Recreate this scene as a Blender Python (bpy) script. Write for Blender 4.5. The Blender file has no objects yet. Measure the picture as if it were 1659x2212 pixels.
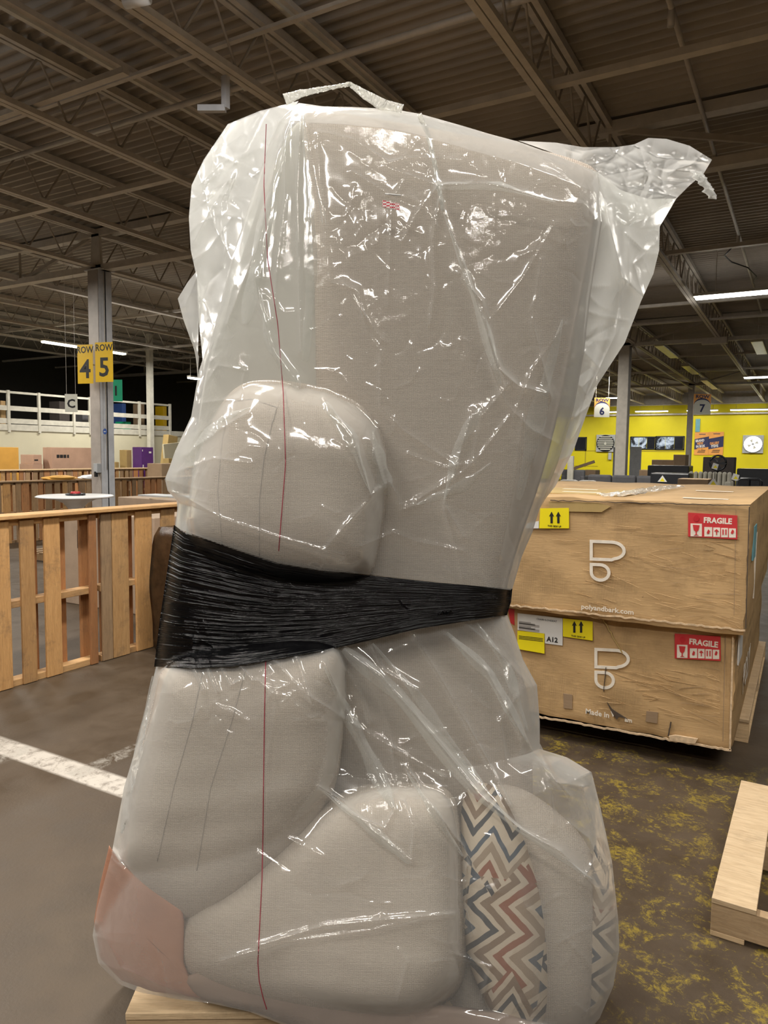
import bpy, bmesh, math, random
import numpy as np
from mathutils import Vector, Matrix
random.seed(7); RNG = np.random.default_rng(11)
SC = bpy.context.scene
COL = SC.collection

# ------------------------------------------------------------------ camera
F = 1580.0; CX, CY = 829.5, 1106.0; H = 1.55
YAW, PIT, ROL = math.radians(29.8), math.radians(4.6), math.radians(0.69)
FW = np.array([-math.sin(YAW)*math.cos(PIT), math.cos(YAW)*math.cos(PIT), -math.sin(PIT)])
R0 = np.array([math.cos(YAW), math.sin(YAW), 0.0]); U0 = np.cross(R0, FW)
RV = R0*math.cos(ROL) + U0*math.sin(ROL); UV_ = np.cross(RV, FW)
F0 = np.array([-math.sin(YAW), math.cos(YAW), 0.0])      # horizontal forward
CAM = np.array([0.0, 0.0, H])
cd = bpy.data.cameras.new('camera'); cam = bpy.data.objects.new('camera', cd); COL.objects.link(cam)
cd.sensor_fit = 'HORIZONTAL'; cd.sensor_width = 36.0; cd.lens = F/1659.0*36.0
cd.clip_start = 0.05; cd.clip_end = 300
m = Matrix((( RV[0], UV_[0], -FW[0], 0), (RV[1], UV_[1], -FW[1], 0), (RV[2], UV_[2], -FW[2], H), (0, 0, 0, 1)))
cam.matrix_world = m
SC.camera = cam

# ------------------------------------------------------------------ view, world
vs = SC.view_settings
SC.display_settings.display_device = 'sRGB'
vs.view_transform = 'Standard'; vs.look = 'None'; vs.gamma = 1.0; vs.use_curve_mapping = False
vs.exposure = 0.0
w = bpy.data.worlds.new('world'); SC.world = w; w.use_nodes = True
w.node_tree.nodes['Background'].inputs[0].default_value = (0.9, 0.95, 1.0, 1)
w.node_tree.nodes['Background'].inputs[1].default_value = 0.12
try:
    SC.cycles.max_bounces = 10; SC.cycles.transparent_max_bounces = 24; SC.cycles.diffuse_bounces = 4
    SC.cycles.glossy_bounces = 3; SC.cycles.transmission_bounces = 6; SC.cycles.sample_clamp_indirect = 4.0
    SC.cycles.caustics_reflective = False; SC.cycles.caustics_refractive = False
except Exception: pass

# ------------------------------------------------------------------ room lights: warehouse lamps and added fill
def area(name, loc, sx, sy, power, color=(1, .95, .89), rot=(0, 0, 0)):
    l = bpy.data.lights.new(name, 'AREA'); l.shape = 'RECTANGLE'; l.size = sx; l.size_y = sy
    l.energy = power; l.color = color
    o = bpy.data.objects.new(name, l); o.location = loc; o.rotation_euler = rot; COL.objects.link(o)
    return o
KEY = [  # fixtures near the wrapped sofa: x, y, length along x, length along y, watts
    (-2.4, 0.0, .3, 2.4, 150), (1.5, -2.2, 2.4, .3, 215), (-2.6, 3.0, .3, 2.4, 230), (1.2, 2.6, 2.4, .3, 110),
    (-6.9, 2.2, .3, 2.4, 210), (-1.4, -3.6, 2.4, .3, 215)]
FAR = [(-8.6, 6.2, .3, 2.4, 80), (-13.0, 6.0, .3, 2.4, 240), (-13.0, 11.5, .3, 2.4, 220), (-17.2, 8.0, .3, 2.4, 260),
       (-7.5, 12.5, .3, 2.4, 60), (2.6, 7.2, 2.4, .3, 60), (2.5, 24, 2.4, .3, 120),
       (-6, 39.5, 2.4, .3, 170), (-7.8, 43.0, 2.4, .3, 330), (-1.5, 42.5, 2.4, .3, 330), (-13, 43, 2.4, .3, 260),
       (-3.0, 16.0, 2.4, .3, 300), (-7.5, 20.5, 2.4, .3, 160), (-6.8, 27.0, 2.4, .3, 260), (-17.2, 15, .3, 2.4, 180)]  # mid-hall ones added to brighten the row signs and columns
for i, (x, y, sx, sy, p) in enumerate(KEY):
    area('strip_or_fill_lamp', (x, y, 4.62), sx, sy, p*.88); area('added_upward_spill', (x, y, 4.66), sx, sy, p*.07, (1, .96, .92), (math.pi, 0, 0))  # up-facing lights added under the roof to brighten the deck
for i, (x, y, sx, sy, p) in enumerate(FAR): area('strip_or_fill_lamp', (x, y, 4.42), sx, sy, p, (1, .95, .86)); area('added_upward_spill', (x, y, 4.3), sx*1.5, sy*1.5, p*(.02 if i else .001), (1, .96, .90), (math.pi, 0, 0))

# ------------------------------------------------------------------ pixel -> place helpers
def ray(x, y): return FW + RV*((x-CX)/F) - UV_*((y-CY)/F)
def on(x, y, n, c):
    d = ray(x, y); n = np.array(n, float); t = (c-n@CAM)/(n@d); return CAM + t*d
def onX(x, y, X): return on(x, y, (1, 0, 0), X)
def onY(x, y, Y): return on(x, y, (0, 1, 0), Y)
def onZ(x, y, Z): return on(x, y, (0, 0, 1), Z)
def atD(x, y, D):
    d = ray(x, y); return CAM + d*(D/(d@F0))
def atDv(x, y, D):   # arrays
    d = FW[None] + RV[None]*((x-CX)/F)[:, None] - UV_[None]*((y-CY)/F)[:, None]
    return CAM[None] + d*(D/(d@F0))[:, None]

# ------------------------------------------------------------------ node materials
class NM:
    def __init__(s, name):
        s.m = bpy.data.materials.new(name); s.m.use_nodes = True; s.t = s.m.node_tree
        s.b = s.t.nodes['Principled BSDF']; s.out = s.t.nodes['Material Output']
    def n(s, ty, **kw):
        nd = s.t.nodes.new(ty)
        for k, v in kw.items():
            if k in nd.inputs.keys(): nd.inputs[k].default_value = v
            else: setattr(nd, k, v)
        return nd
    def l(s, a, b): s.t.links.new(a, b)
    def coord(s, kind='Object', scale=(1, 1, 1), rot=(0, 0, 0)):
        tc = s.n('ShaderNodeTexCoord'); mp = s.n('ShaderNodeMapping')
        mp.inputs['Scale'].default_value = scale; mp.inputs['Rotation'].default_value = rot
        s.l(tc.outputs[kind], mp.inputs['Vector']); return mp.outputs[0]
    def noise(s, vec, scale, detail=4, rough=.6, dist=0):
        nd = s.n('ShaderNodeTexNoise'); nd.inputs['Scale'].default_value = scale; nd.inputs['Detail'].default_value = detail
        nd.inputs['Roughness'].default_value = rough; nd.inputs['Distortion'].default_value = dist
        s.l(vec, nd.inputs['Vector']); return nd.outputs['Fac']
    def ramp(s, fac, stops):
        r = s.n('ShaderNodeValToRGB'); e = r.color_ramp.elements
        while len(e) < len(stops): e.new(.5)
        for el, (p, c) in zip(e, stops):
            el.position = p; el.color = (c, c, c, 1) if isinstance(c, (int, float)) else (*c, 1)
        s.l(fac, r.inputs[0]); return r.outputs[0]
    def mix(s, fac, a, b, mode='MIX'):
        x = s.n('ShaderNodeMix'); x.data_type = 'RGBA'; x.blend_type = mode
        for sock, v in ((x.inputs[0], fac), (x.inputs[6], a), (x.inputs[7], b)):
            if isinstance(v, (int, float)): sock.default_value = v
            elif isinstance(v, tuple): sock.default_value = (*v, 1)
            else: s.l(v, sock)
        return x.outputs[2]
    def math(s, op, a, b=None):
        x = s.n('ShaderNodeMath'); x.operation = op
        for sock, v in ((x.inputs[0], a), (x.inputs[1], b)):
            if v is None: continue
            if isinstance(v, (int, float)): sock.default_value = v
            else: s.l(v, sock)
        return x.outputs[0]
    def bump(s, h, strength=.3, dist=.01, prev=None):
        b = s.n('ShaderNodeBump'); b.inputs['Strength'].default_value = strength; b.inputs['Distance'].default_value = dist
        s.l(h, b.inputs['Height'])
        if prev is not None: s.l(prev, b.inputs['Normal'])
        return b.outputs[0]
    def base(s, col=None, rough=None, metal=None, normal=None, spec=None):
        i = s.b.inputs
        for k, v in (('Base Color', col), ('Roughness', rough), ('Metallic', metal), ('Normal', normal), ('Specular IOR Level', spec)):
            if v is None: continue
            if isinstance(v, (int, float)): i[k].default_value = v
            elif isinstance(v, tuple): i[k].default_value = (*v, 1)
            else: s.l(v, i[k])
        return s.m

def plain(name, col, rough=.5, var=.12, sc=6, metal=0, bump=.05):
    a = NM(name); v = a.coord(); nz = a.noise(v, sc, 5)
    c = a.ramp(nz, [(.3, tuple(x*(1-var) for x in col)), (.7, tuple(min(1, x*(1+var)) for x in col))])
    return a.base(c, rough, metal, a.bump(a.noise(v, sc*9, 3), bump, .004))

def wood(name, c1, c2, axis=2, stain=.35):
    a = NM(name); sc = [9, 9, 9]; sc[axis] = .9
    oi = a.n('ShaderNodeObjectInfo'); tc = a.n('ShaderNodeTexCoord'); ad = a.n('ShaderNodeVectorMath'); ad.operation = 'ADD'
    comb = a.n('ShaderNodeCombineXYZ'); rr = a.math('MULTIPLY', oi.outputs['Random'], 37.0)
    for k in range(3): a.l(rr, comb.inputs[k])
    a.l(tc.outputs['Object'], ad.inputs[0]); a.l(comb.outputs[0], ad.inputs[1])
    mp = a.n('ShaderNodeMapping'); mp.inputs['Scale'].default_value = sc; a.l(ad.outputs[0], mp.inputs['Vector'])
    g = a.noise(mp.outputs[0], 5, 6, .65, 1.2); fine = a.noise(mp.outputs[0], 28, 3, .6)
    col = a.ramp(g, [(.25, c1), (.75, c2)])
    tint = a.ramp(oi.outputs['Random'], [(0, (.62, .52, .42)), (.5, (.95, .9, .85)), (1, (1.15, 1.0, .82))])
    col = a.mix(.8, col, tint, 'MULTIPLY')
    d = a.noise(ad.outputs[0], 5, 6, .75); dm = a.ramp(d, [(.52, 0.), (.72, stain)])
    col = a.mix(dm, col, (.07, .055, .045))
    col = a.mix(a.ramp(fine, [(.45, 0.), (.75, .25)]), col, (.12, .08, .05))
    return a.base(col, .75, 0, a.bump(fine, .25, .003))

def emit(name, col, s):
    a = NM(name); e = a.n('ShaderNodeEmission'); e.inputs[0].default_value = (*col, 1); e.inputs[1].default_value = s
    a.l(e.outputs[0], a.out.inputs[0]); return a.m

def fabric_mat():
    a = NM('woven_fabric'); tc = a.n('ShaderNodeTexCoord')
    v = a.coord('UV')
    def wave(dirn, sc):
        wv = a.n('ShaderNodeTexWave'); wv.bands_direction = dirn; wv.inputs['Scale'].default_value = sc
        wv.inputs['Distortion'].default_value = 2.2; wv.inputs['Detail'].default_value = 2; wv.inputs['Detail Scale'].default_value = 1.5
        a.l(v, wv.inputs['Vector']); return wv.outputs['Fac']
    sl = a.noise(a.coord('UV', (3, 90, 1)), 2.2, 4, .7)
    h = a.math('ADD', a.math('MULTIPLY', wave('X', 23), .55), a.math('ADD', a.math('MULTIPLY', wave('Y', 30), .7), a.math('MULTIPLY', sl, .7)))
    nz = a.noise(a.coord('Object', (5, 5, 60)), 4, 4)
    c = a.ramp(h, [(.2, (.31, .262, .212)), (.8, (.54, .47, .40))])
    c = a.mix(a.ramp(nz, [(.4, 0.), (.75, .28)]), c, (.34, .285, .235))
    return a.base(c, .95, 0, a.bump(h, .5, .003), .1)

def film_mat(name='clear_film', lo=.19, hi=.85, tint=(.96, .97, .955), crump=1.0, rg=.09):
    a = NM(name); v = a.coord('Object')
    wn = a.n('ShaderNodeTexNoise'); wn.inputs['Scale'].default_value = 3.0; wn.inputs['Detail'].default_value = 3; a.l(v, wn.inputs['Vector'])
    wm = a.mix(.13, v, wn.outputs['Color'])
    def vor(sc):
        x = a.n('ShaderNodeTexVoronoi'); x.inputs['Scale'].default_value = sc; a.l(wm, x.inputs['Vector']); return x.outputs['Distance']
    mask = a.ramp(a.noise(v, 5.5, 3, .6), [(.50, 0.), (.66, 1.)])
    h = a.math('ADD', a.math('MULTIPLY', a.noise(v, 5, 2, .5), .5), a.math('MULTIPLY', a.math('MULTIPLY', vor(30), .14), mask))
    fine = a.noise(v, 75, 4, .6, 1.5)
    nb = a.bump(h, .35*crump, .05); nb = a.bump(a.math('MULTIPLY', fine, mask), .3*crump, .003, nb)
    tr = a.n('ShaderNodeBsdfTransparent'); tr.inputs[0].default_value = (*tint, 1)
    df = a.n('ShaderNodeBsdfDiffuse'); df.inputs[0].default_value = (.93, .94, .92, 1); a.l(nb, df.inputs['Normal'])
    tl = a.n('ShaderNodeBsdfTranslucent'); tl.inputs[0].default_value = (.95, .95, .92, 1); a.l(nb, tl.inputs['Normal'])
    gl = a.n('ShaderNodeBsdfGlossy'); gl.inputs['Roughness'].default_value = rg; gl.inputs[0].default_value = (1, 1, 1, 1); a.l(nb, gl.inputs['Normal'])
    m1 = a.n('ShaderNodeMixShader'); m1.inputs[0].default_value = .5; a.l(df.outputs[0], m1.inputs[1]); a.l(tl.outputs[0], m1.inputs[2])
    lw = a.n('ShaderNodeLayerWeight'); lw.inputs['Blend'].default_value = .5; a.l(nb, lw.inputs['Normal'])
    op = a.n('ShaderNodeMapRange'); op.inputs[1].default_value = 0; op.inputs[2].default_value = 1; op.inputs[3].default_value = lo; op.inputs[4].default_value = hi
    a.l(a.math('POWER', lw.outputs['Facing'], 1.8), op.inputs[0])
    m2 = a.n('ShaderNodeMixShader'); a.l(op.outputs[0], m2.inputs[0]); a.l(tr.outputs[0], m2.inputs[1]); a.l(m1.outputs[0], m2.inputs[2])
    fr = a.math('ADD', a.math('MULTIPLY', a.math('POWER', lw.outputs['Facing'], 4.0), .6), .055)
    m3 = a.n('ShaderNodeMixShader'); a.l(fr, m3.inputs[0]); a.l(m2.outputs[0], m3.inputs[1]); a.l(gl.outputs[0], m3.inputs[2])
    a.l(m3.outputs[0], a.out.inputs[0]); return a.m

def black_film():
    a = NM('black_stretch_film'); v = a.coord('UV', (1, 1, 1))
    s1 = a.noise(a.coord('UV', (2.2, 70, 1)), 1.6, 5, .7, .4); s2 = a.noise(a.coord('UV', (14, 260, 1)), 1.5, 3, .7, .2)
    h = a.math('ADD', s1, a.math('MULTIPLY', s2, .35))
    return a.base((.0025, .0025, .003), .1, 0, a.bump(h, .3, .006), .32)

def cardboard(name, c=(.50, .33, .16), wear=1.0):
    a = NM(name); v = a.coord('Object')
    n1 = a.noise(v, 2.2, 5, .6); col = a.ramp(n1, [(.3, tuple(x*.86 for x in c)), (.7, tuple(x*1.1 for x in c))])
    wv = a.n('ShaderNodeTexWave'); wv.bands_direction = 'X'; wv.inputs['Scale'].default_value = 60; wv.inputs['Distortion'].default_value = .6; a.l(v, wv.inputs[0])
    msk = a.ramp(a.noise(v, 3.3, 5, .7), [(.5, 0.), (.62, .55*wear)])
    col = a.mix(a.math('MULTIPLY', msk, wv.outputs['Fac']), col, tuple(x*.35 for x in c))
    scr = a.noise(a.coord('Object', (3, 3, 26), (0, .35, 0)), 3.2, 4, .6, .8)
    col = a.mix(a.ramp(scr, [(.62, 0.), (.66, .3*wear)]), col, tuple(min(1, x*1.5) for x in c))
    speck = a.noise(v, 34, 3, .7); col = a.mix(a.ramp(speck, [(.7, 0.), (.74, .7*wear)]), col, (.06, .04, .03))
    nb = a.bump(scr, .15*wear, .012); nb = a.bump(a.math('MULTIPLY', wv.outputs['Fac'], msk), .3, .003, nb)
    return a.base(col, .72, 0, nb, .3)

def floor_mat():
    a = NM('worn_concrete'); v = a.coord('Object')
    big = a.noise(v, .55, 6, .65); med = a.noise(v, 5, 6, .7); fin = a.noise(v, 60, 4, .7)
    col = a.ramp(big, [(.3, (.050, .034, .021)), (.7, (.098, .071, .045))])
    col = a.mix(.5, col, a.ramp(med, [(.3, (.5, .5, .5)), (.75, (1.3, 1.3, 1.3))]), 'MULTIPLY')
    sx = a.n('ShaderNodeSeparateXYZ'); tc = a.n('ShaderNodeTexCoord'); a.l(tc.outputs['Object'], sx.inputs[0])
    X, Y = sx.outputs[0], sx.outputs[1]
    def band(expr, half, soft=.01):   # 1 inside |expr|<half
        r = a.n('ShaderNodeMapRange'); r.inputs[1].default_value = half+soft; r.inputs[2].default_value = half
        a.l(a.math('ABSOLUTE', expr), r.inputs[0]); return r.outputs[0]
    def lin(px, py, c): return a.math('ADD', a.math('ADD', a.math('MULTIPLY', X, px), a.math('MULTIPLY', Y, py)), c)
    # yellow worn paint patch on the right
    yn = a.noise(v, 7, 7, .8, .6); ys = a.noise(a.coord('Object', (1, 1, 1), (0, 0, .5)), 38, 6, .85, .8)
    patch = a.math('MULTIPLY', band(lin(1, 0, .25), .85, .25), band(lin(0, 1, -2.95), .85, .3))
    ym = a.math('MULTIPLY', patch, a.ramp(a.math('ADD', a.math('MULTIPLY', yn, .55), a.math('MULTIPLY', ys, .45)), [(.515, 0.), (.60, .85)]))
    col = a.mix(ym, col, (.30, .22, .025))
    # worn white lines on the left
    wn = a.noise(v, 16, 6, .8, .5); worn = a.ramp(wn, [(.30, .1), (.52, .95)])
    l1 = lin(0, 1, -2.238); e1 = band(l1, .06, .02)
    lim = a.n('ShaderNodeMapRange'); lim.inputs[1].default_value = -1.5; lim.inputs[2].default_value = -1.8; a.l(X, lim.inputs[0])
    col = a.mix(a.math('MULTIPLY', a.math('MULTIPLY', e1, worn), lim.outputs[0]), col, (.50, .46, .40))
    l2 = lin(1, 0, 2.95); e2 = band(l2, .04, .02); e2 = a.math('MULTIPLY', e2, band(lin(0, 1, -2.55), .35))
    col = a.mix(a.math('MULTIPLY', e2, a.ramp(wn, [(.45, 0.), (.6, .8)])), col, (.3, .28, .24))
    l3 = lin(1, 0, 3.42); e3 = a.math('MULTIPLY', band(l3, .04, .02), band(lin(0, 1, -2.0), .3))
    col = a.mix(a.math('MULTIPLY', e3, a.ramp(wn, [(.45, 0.), (.6, .8)])), col, (.3, .28, .24))
    sp = a.noise(v, 22, 2, .5); col = a.mix(a.ramp(sp, [(.80, 0.), (.82, .8)]), col, (.6, .58, .52))
    cr = a.n('ShaderNodeTexVoronoi'); cr.feature = 'DISTANCE_TO_EDGE'; cr.inputs['Scale'].default_value = .35; a.l(v, cr.inputs[0])
    rg = a.ramp(med, [(.3, .38), (.7, .62)])
    return a.base(col, rg, 0, a.bump(fin, .25, .004, a.bump(med, .12, .01)), .4)

def pattern_mat():
    a = NM('geometric_pillow_fabric'); v = a.coord('UV', (1, 1, 1), (0, 0, .12))
    sx = a.n('ShaderNodeSeparateXYZ'); a.l(v, sx.inputs[0]); U, V = sx.outputs[0], sx.outputs[1]
    def tri(x, per): return a.math('PINGPONG', x, per)
    def key(p, q, f):
        z = a.math('ADD', a.math('MULTIPLY', p, 2.0), tri(a.math('MULTIPLY', q, f), .42))
        return a.math('ADD', z, a.math('MULTIPLY', a.math('SNAP', tri(a.math('MULTIPLY', p, 1.7), 1.0), .5), .45))
    za = key(V, U, 3.0); zb = key(U, V, 2.3)
    cell = a.math('FRACT', a.math('ADD', a.math('MULTIPLY', V, .62), a.math('MULTIPLY', tri(a.math('MULTIPLY', U, 2.5), .5), .35)))
    sw = a.math('GREATER_THAN', cell, .52)
    mx = a.n('ShaderNodeMix'); a.l(sw, mx.inputs[0]); a.l(za, mx.inputs[2]); a.l(zb, mx.inputs[3])
    st = a.n('ShaderNodeTexNoise'); st.inputs['Scale'].default_value = 8; a.l(v, st.inputs['Vector'])
    z = a.math('ADD', mx.outputs[0], a.math('MULTIPLY', st.outputs['Fac'], .08))
    fr = a.math('FRACT', a.math('MULTIPLY', z, .74))
    r = a.n('ShaderNodeValToRGB'); r.color_ramp.interpolation = 'CONSTANT'; e = r.color_ramp.elements
    cr = (.54, .45, .35); stops = [(0, cr), (.09, (.025, .03, .04)), (.18, cr), (.26, (.20, .13, .08)), (.37, cr), (.46, (.24, .07, .03)), (.56, cr), (.64, (.30, .22, .15)), (.76, cr), (.85, (.04, .065, .10)), (.93, cr)]
    while len(e) < len(stops): e.new(.5)
    for el, (p, c) in zip(e, stops): el.position = p; el.color = (*c, 1)
    a.l(fr, r.inputs[0])
    return a.base(r.outputs[0], .95, 0, a.bump(a.noise(a.coord(), 220, 2), .3, .002), .1)

M = {}
M['fabric'] = fabric_mat()
M['film'] = film_mat()
M['film2'] = film_mat('hazy_film', .46, .85, crump=.8, rg=.2)
M['film3'] = film_mat('knotted_film', .5, .95, crump=1.6)
M['black'] = black_film()
M['card'] = cardboard('brown_cardboard')
M['card_l'] = cardboard('pale_cardboard', (.42, .31, .22), .4)
M['card_d'] = cardboard('dull_cardboard', (.30, .21, .13), .4)
M['card_o'] = cardboard('orange_cardboard', (.62, .34, .07), .3)
M['card_p'] = cardboard('pink_cardboard', (.46, .30, .215), .12)
M['card_y'] = cardboard('yellowish_cardboard', (.45, .32, .13), .3)
M['wood'] = wood('pallet_wood', (.40, .23, .09), (.60, .38, .17), 2, .6)
M['wood_y'] = wood('pallet_wood_rail', (.42, .25, .10), (.62, .40, .19), 1)
M['wood_r'] = wood('reddish_pallet_wood', (.36, .17, .07), (.50, .26, .11))
M['wood_g'] = wood('aged_pallet_wood', (.24, .16, .09), (.40, .28, .16))
M['wood_gy'] = wood('aged_pallet_rail', (.24, .16, .09), (.40, .28, .16), 1)
M['wood_l'] = wood('fresh_pallet_wood', (.50, .37, .22), (.74, .60, .40), 0, .3)
M['floor'] = floor_mat()
M['steel'] = plain('painted_steel', (.60, .56, .50), .5)
M['steel_d'] = plain('dusty_steel', (.44, .395, .335), .6)
M['deck'] = plain('painted_roof_deck', (.42, .38, .325), .6, .16, .8)
M['col_w'] = plain('white_column_paint', (.60, .62, .66), .45)
M['col_g'] = plain('grey_column_paint', (.40, .38, .36), .5)
M['col_t'] = plain('shaded_column_face', (.40, .36, .33), .5)  # less lit face of the white column, put into a browner colour
M['rail'] = plain('white_rail_paint', (.62, .60, .52), .5)
M['wall'] = plain('cream_wall_paint', (.66, .62, .46), .7, .06, 1.2)
M['yellow'] = plain('yellow_wall_paint', (.72, .62, .0), .6, .05, .8)
M['yellow_d'] = plain('dull_yellow_paint', (.42, .34, .01), .6, .05, .8)
M['dark'] = plain('dark_wall', (.03, .028, .026), .8)
M['sign_y'] = plain('sign_yellow', (.70, .44, .01), .4, .05)
M['ink'] = plain('black_ink', (.012, .012, .014), .5)
M['navy'] = plain('navy_ink', (.02, .025, .09), .5)
M['orange'] = plain('sign_orange', (.80, .36, .08), .5, .05)
M['white'] = plain('white_paint', (.78, .78, .78), .4, .04)
M['paper'] = plain('white_label_paper', (.72, .72, .70), .5, .04)
M['lab_y'] = plain('yellow_label', (.85, .72, .01), .45, .04)
M['lab_r'] = plain('red_label', (.55, .035, .04), .45, .05)
M['print_w'] = plain('white_print', (.78, .72, .62), .6, .1, 30)
M['green'] = plain('green_sign', (.015, .42, .22), .45, .04)
M['sign_w'] = plain('off_white_sign', (.62, .62, .54), .5, .04)
M['blue'] = plain('blue_sticker', (.04, .09, .30), .4)
M['ltblue'] = plain('light_blue_sign', (.15, .38, .45), .5)
M['purple'] = plain('purple_print', (.09, .02, .17), .4, .1)
M['brownfilm'] = plain('brown_wrapped_bundle', (.045, .024, .011), .22, .4, 14, 0, .6)
M['grey_f'] = plain('grey_upholstery', (.115, .115, .125), .9)
M['grey_l'] = plain('light_grey_upholstery', (.30, .29, .27), .9)
M['taupe'] = plain('taupe_upholstery', (.10, .085, .08), .9)
M['cream_f'] = plain('cream_upholstery', (.60, .58, .50), .9)
M['blk'] = plain('black_plastic', (.015, .017, .022), .35)
M['grey_p'] = plain('grey_metal_door', (.42, .44, .46), .5)
M['lamp'] = emit('lit_tube', (1, .97, .90), 14)
M['lampy'] = emit('warm_lit_tube', (1, .95, .70), 7)
M['glow'] = emit('daylight_behind_fan', (.95, 1, .95), 6)
M['tube_off'] = plain('unlit_tube', (.55, .52, .36), .3)
M['redtape'] = plain('red_tape', (.5, .02, .03), .4)
M['redline'] = plain('red_bag_print', (.28, .03, .05), .5)
M['glass_d'] = plain('dark_window_glass', (.02, .022, .028), .08, .2, 2)
M['glass_b'] = emit('bright_window_glass', (.75, .85, 1), 1.0)
M['pattern'] = pattern_mat()
M['kraft_b'] = plain('dim_kraft_board', (.24, .165, .125), .85, .1, 8)
M['film_haze'] = plain('painted_film_haze', (.49, .475, .43), .9, .06, 3)  # haze of the film over the seat panel, put into its colour
M['strap'] = film_mat('strap_film', .6, .95, (.9, .88, .8))
M['cork'] = plain('kraft_pad', (.42, .20, .12), .85, .1, 12, 0, .25)

# ------------------------------------------------------------------ mesh helpers
class MB:
    def __init__(s): s.v = []; s.f = []; s.uv = None; s.mi = []; s.cur = 0
    def _add(s, vs, fs):
        o = len(s.v); s.v += [tuple(map(float, p)) for p in vs]; s.f += [tuple(i+o for i in f) for f in fs]; s.mi += [s.cur]*len(fs); return s
    def box(s, lo, hi, mat=None):
        x0, y0, z0 = lo; x1, y1, z1 = hi
        vs = [(x0,y0,z0),(x1,y0,z0),(x1,y1,z0),(x0,y1,z0),(x0,y0,z1),(x1,y0,z1),(x1,y1,z1),(x0,y1,z1)]
        if mat is not None: vs = [tuple(mat @ Vector(p)) for p in vs]
        return s._add(vs, [(0,3,2,1),(4,5,6,7),(0,1,5,4),(1,2,6,5),(2,3,7,6),(3,0,4,7)])
    def bar(s, a, b, w, h, up=(0, 0, 1)):
        a = Vector(a); b = Vector(b); d = (b-a); L = d.length; d.normalize(); upv = Vector(up)
        if abs(d.dot(upv)) > .97: upv = Vector((1, 0, 0))
        x = d.cross(upv).normalized(); y = x.cross(d).normalized()
        vs = []
        for p in (a, b):
            for sx, sy in ((-1,-1),(1,-1),(1,1),(-1,1)): vs.append(p + x*(sx*w/2) + y*(sy*h/2))
        return s._add(vs, [(0,3,2,1),(4,5,6,7),(0,1,5,4),(1,2,6,5),(2,3,7,6),(3,0,4,7)])
    def tube(s, pts, r, n=8, cap=True):
        pts = [Vector(p) for p in pts]; vs = []; fs = []
        rr = r if isinstance(r, (list, tuple)) else [r]*len(pts)
        for i, p in enumerate(pts):
            d = (pts[min(i+1, len(pts)-1)]-pts[max(i-1, 0)]).normalized()
            u = Vector((0, 0, 1)) if abs(d.z) < .95 else Vector((1, 0, 0))
            x = d.cross(u).normalized(); y = x.cross(d).normalized()
            for k in range(n):
                t = 2*math.pi*k/n; vs.append(p + (x*math.cos(t)+y*math.sin(t))*rr[i])
        for i in range(len(pts)-1):
            for k in range(n): a = i*n+k; b = i*n+(k+1) % n; fs.append((a, b, b+n, a+n))
        if cap: fs.append(tuple(range(n))[::-1]); fs.append(tuple(range((len(pts)-1)*n, len(pts)*n)))
        return s._add(vs, fs)
    def lathe(s, prof, c, n=32):
        vs = []; fs = []
        for r, z in prof:
            for k in range(n):
                t = 2*math.pi*k/n; vs.append((c[0]+r*math.cos(t), c[1]+r*math.sin(t), c[2]+z))
        for i in range(len(prof)-1):
            for k in range(n): a = i*n+k; b = i*n+(k+1) % n; fs.append((a, b, b+n, a+n))
        return s._add(vs, fs)
    def prism(s, poly, T, t):   # poly in 2-D, T: 4x4 to place (x,y in plane, z normal), thickness t
        n = len(poly); vs = [T @ Vector((x, y, 0)) for x, y in poly]+[T @ Vector((x, y, t)) for x, y in poly]
        return s._add(vs, [tuple(range(n))[::-1], tuple(range(n, 2*n))]+[(i, (i+1) % n, n+(i+1) % n, n+i) for i in range(n)])
    def build(s, name, mat, parent=None, smooth=False, bevel=0):
        me = bpy.data.meshes.new(name); me.from_pydata(s.v, [], s.f)
        for mm in (mat if isinstance(mat, (list, tuple)) else [mat]): me.materials.append(M[mm])
        if any(s.mi): me.polygons.foreach_set('material_index', s.mi)
        me.update()
        if smooth: me.polygons.foreach_set('use_smooth', [True]*len(me.polygons))
        o = bpy.data.objects.new(name, me); COL.objects.link(o)
        if parent: o.parent = parent
        if bevel:
            md = o.modifiers.new('bevel', 'BEVEL'); md.width = bevel; md.segments = 2; md.limit_method = 'ANGLE'
        return o

def tag(o, label=None, cat=None, group=None, kind=None):
    if label: o['label'] = label
    if cat: o['category'] = cat
    if group: o['group'] = group
    if kind: o['kind'] = kind
    return o
def thing(name, label, cat, loc=(0, 0, 0), rz=0, group=None):
    o = bpy.data.objects.new(name, None); o.empty_display_size = .1; COL.objects.link(o)
    o.location = loc; o.rotation_euler = (0, 0, rz); return tag(o, label, cat, group)
def struct(o): o['kind'] = 'structure'; return o
def kids(o): return [c for c in COL.objects if c.parent == o]
def dup(root, loc, rz=None, label=None):
    r = root.copy(); COL.objects.link(r); r.location = loc
    if rz is not None: r.rotation_euler = (0, 0, rz)
    if label: r['label'] = label
    for ch in kids(root):
        c = ch.copy(); COL.objects.link(c); c.parent = r
        for g in kids(ch):
            d = g.copy(); COL.objects.link(d); d.parent = c
    return r

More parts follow.
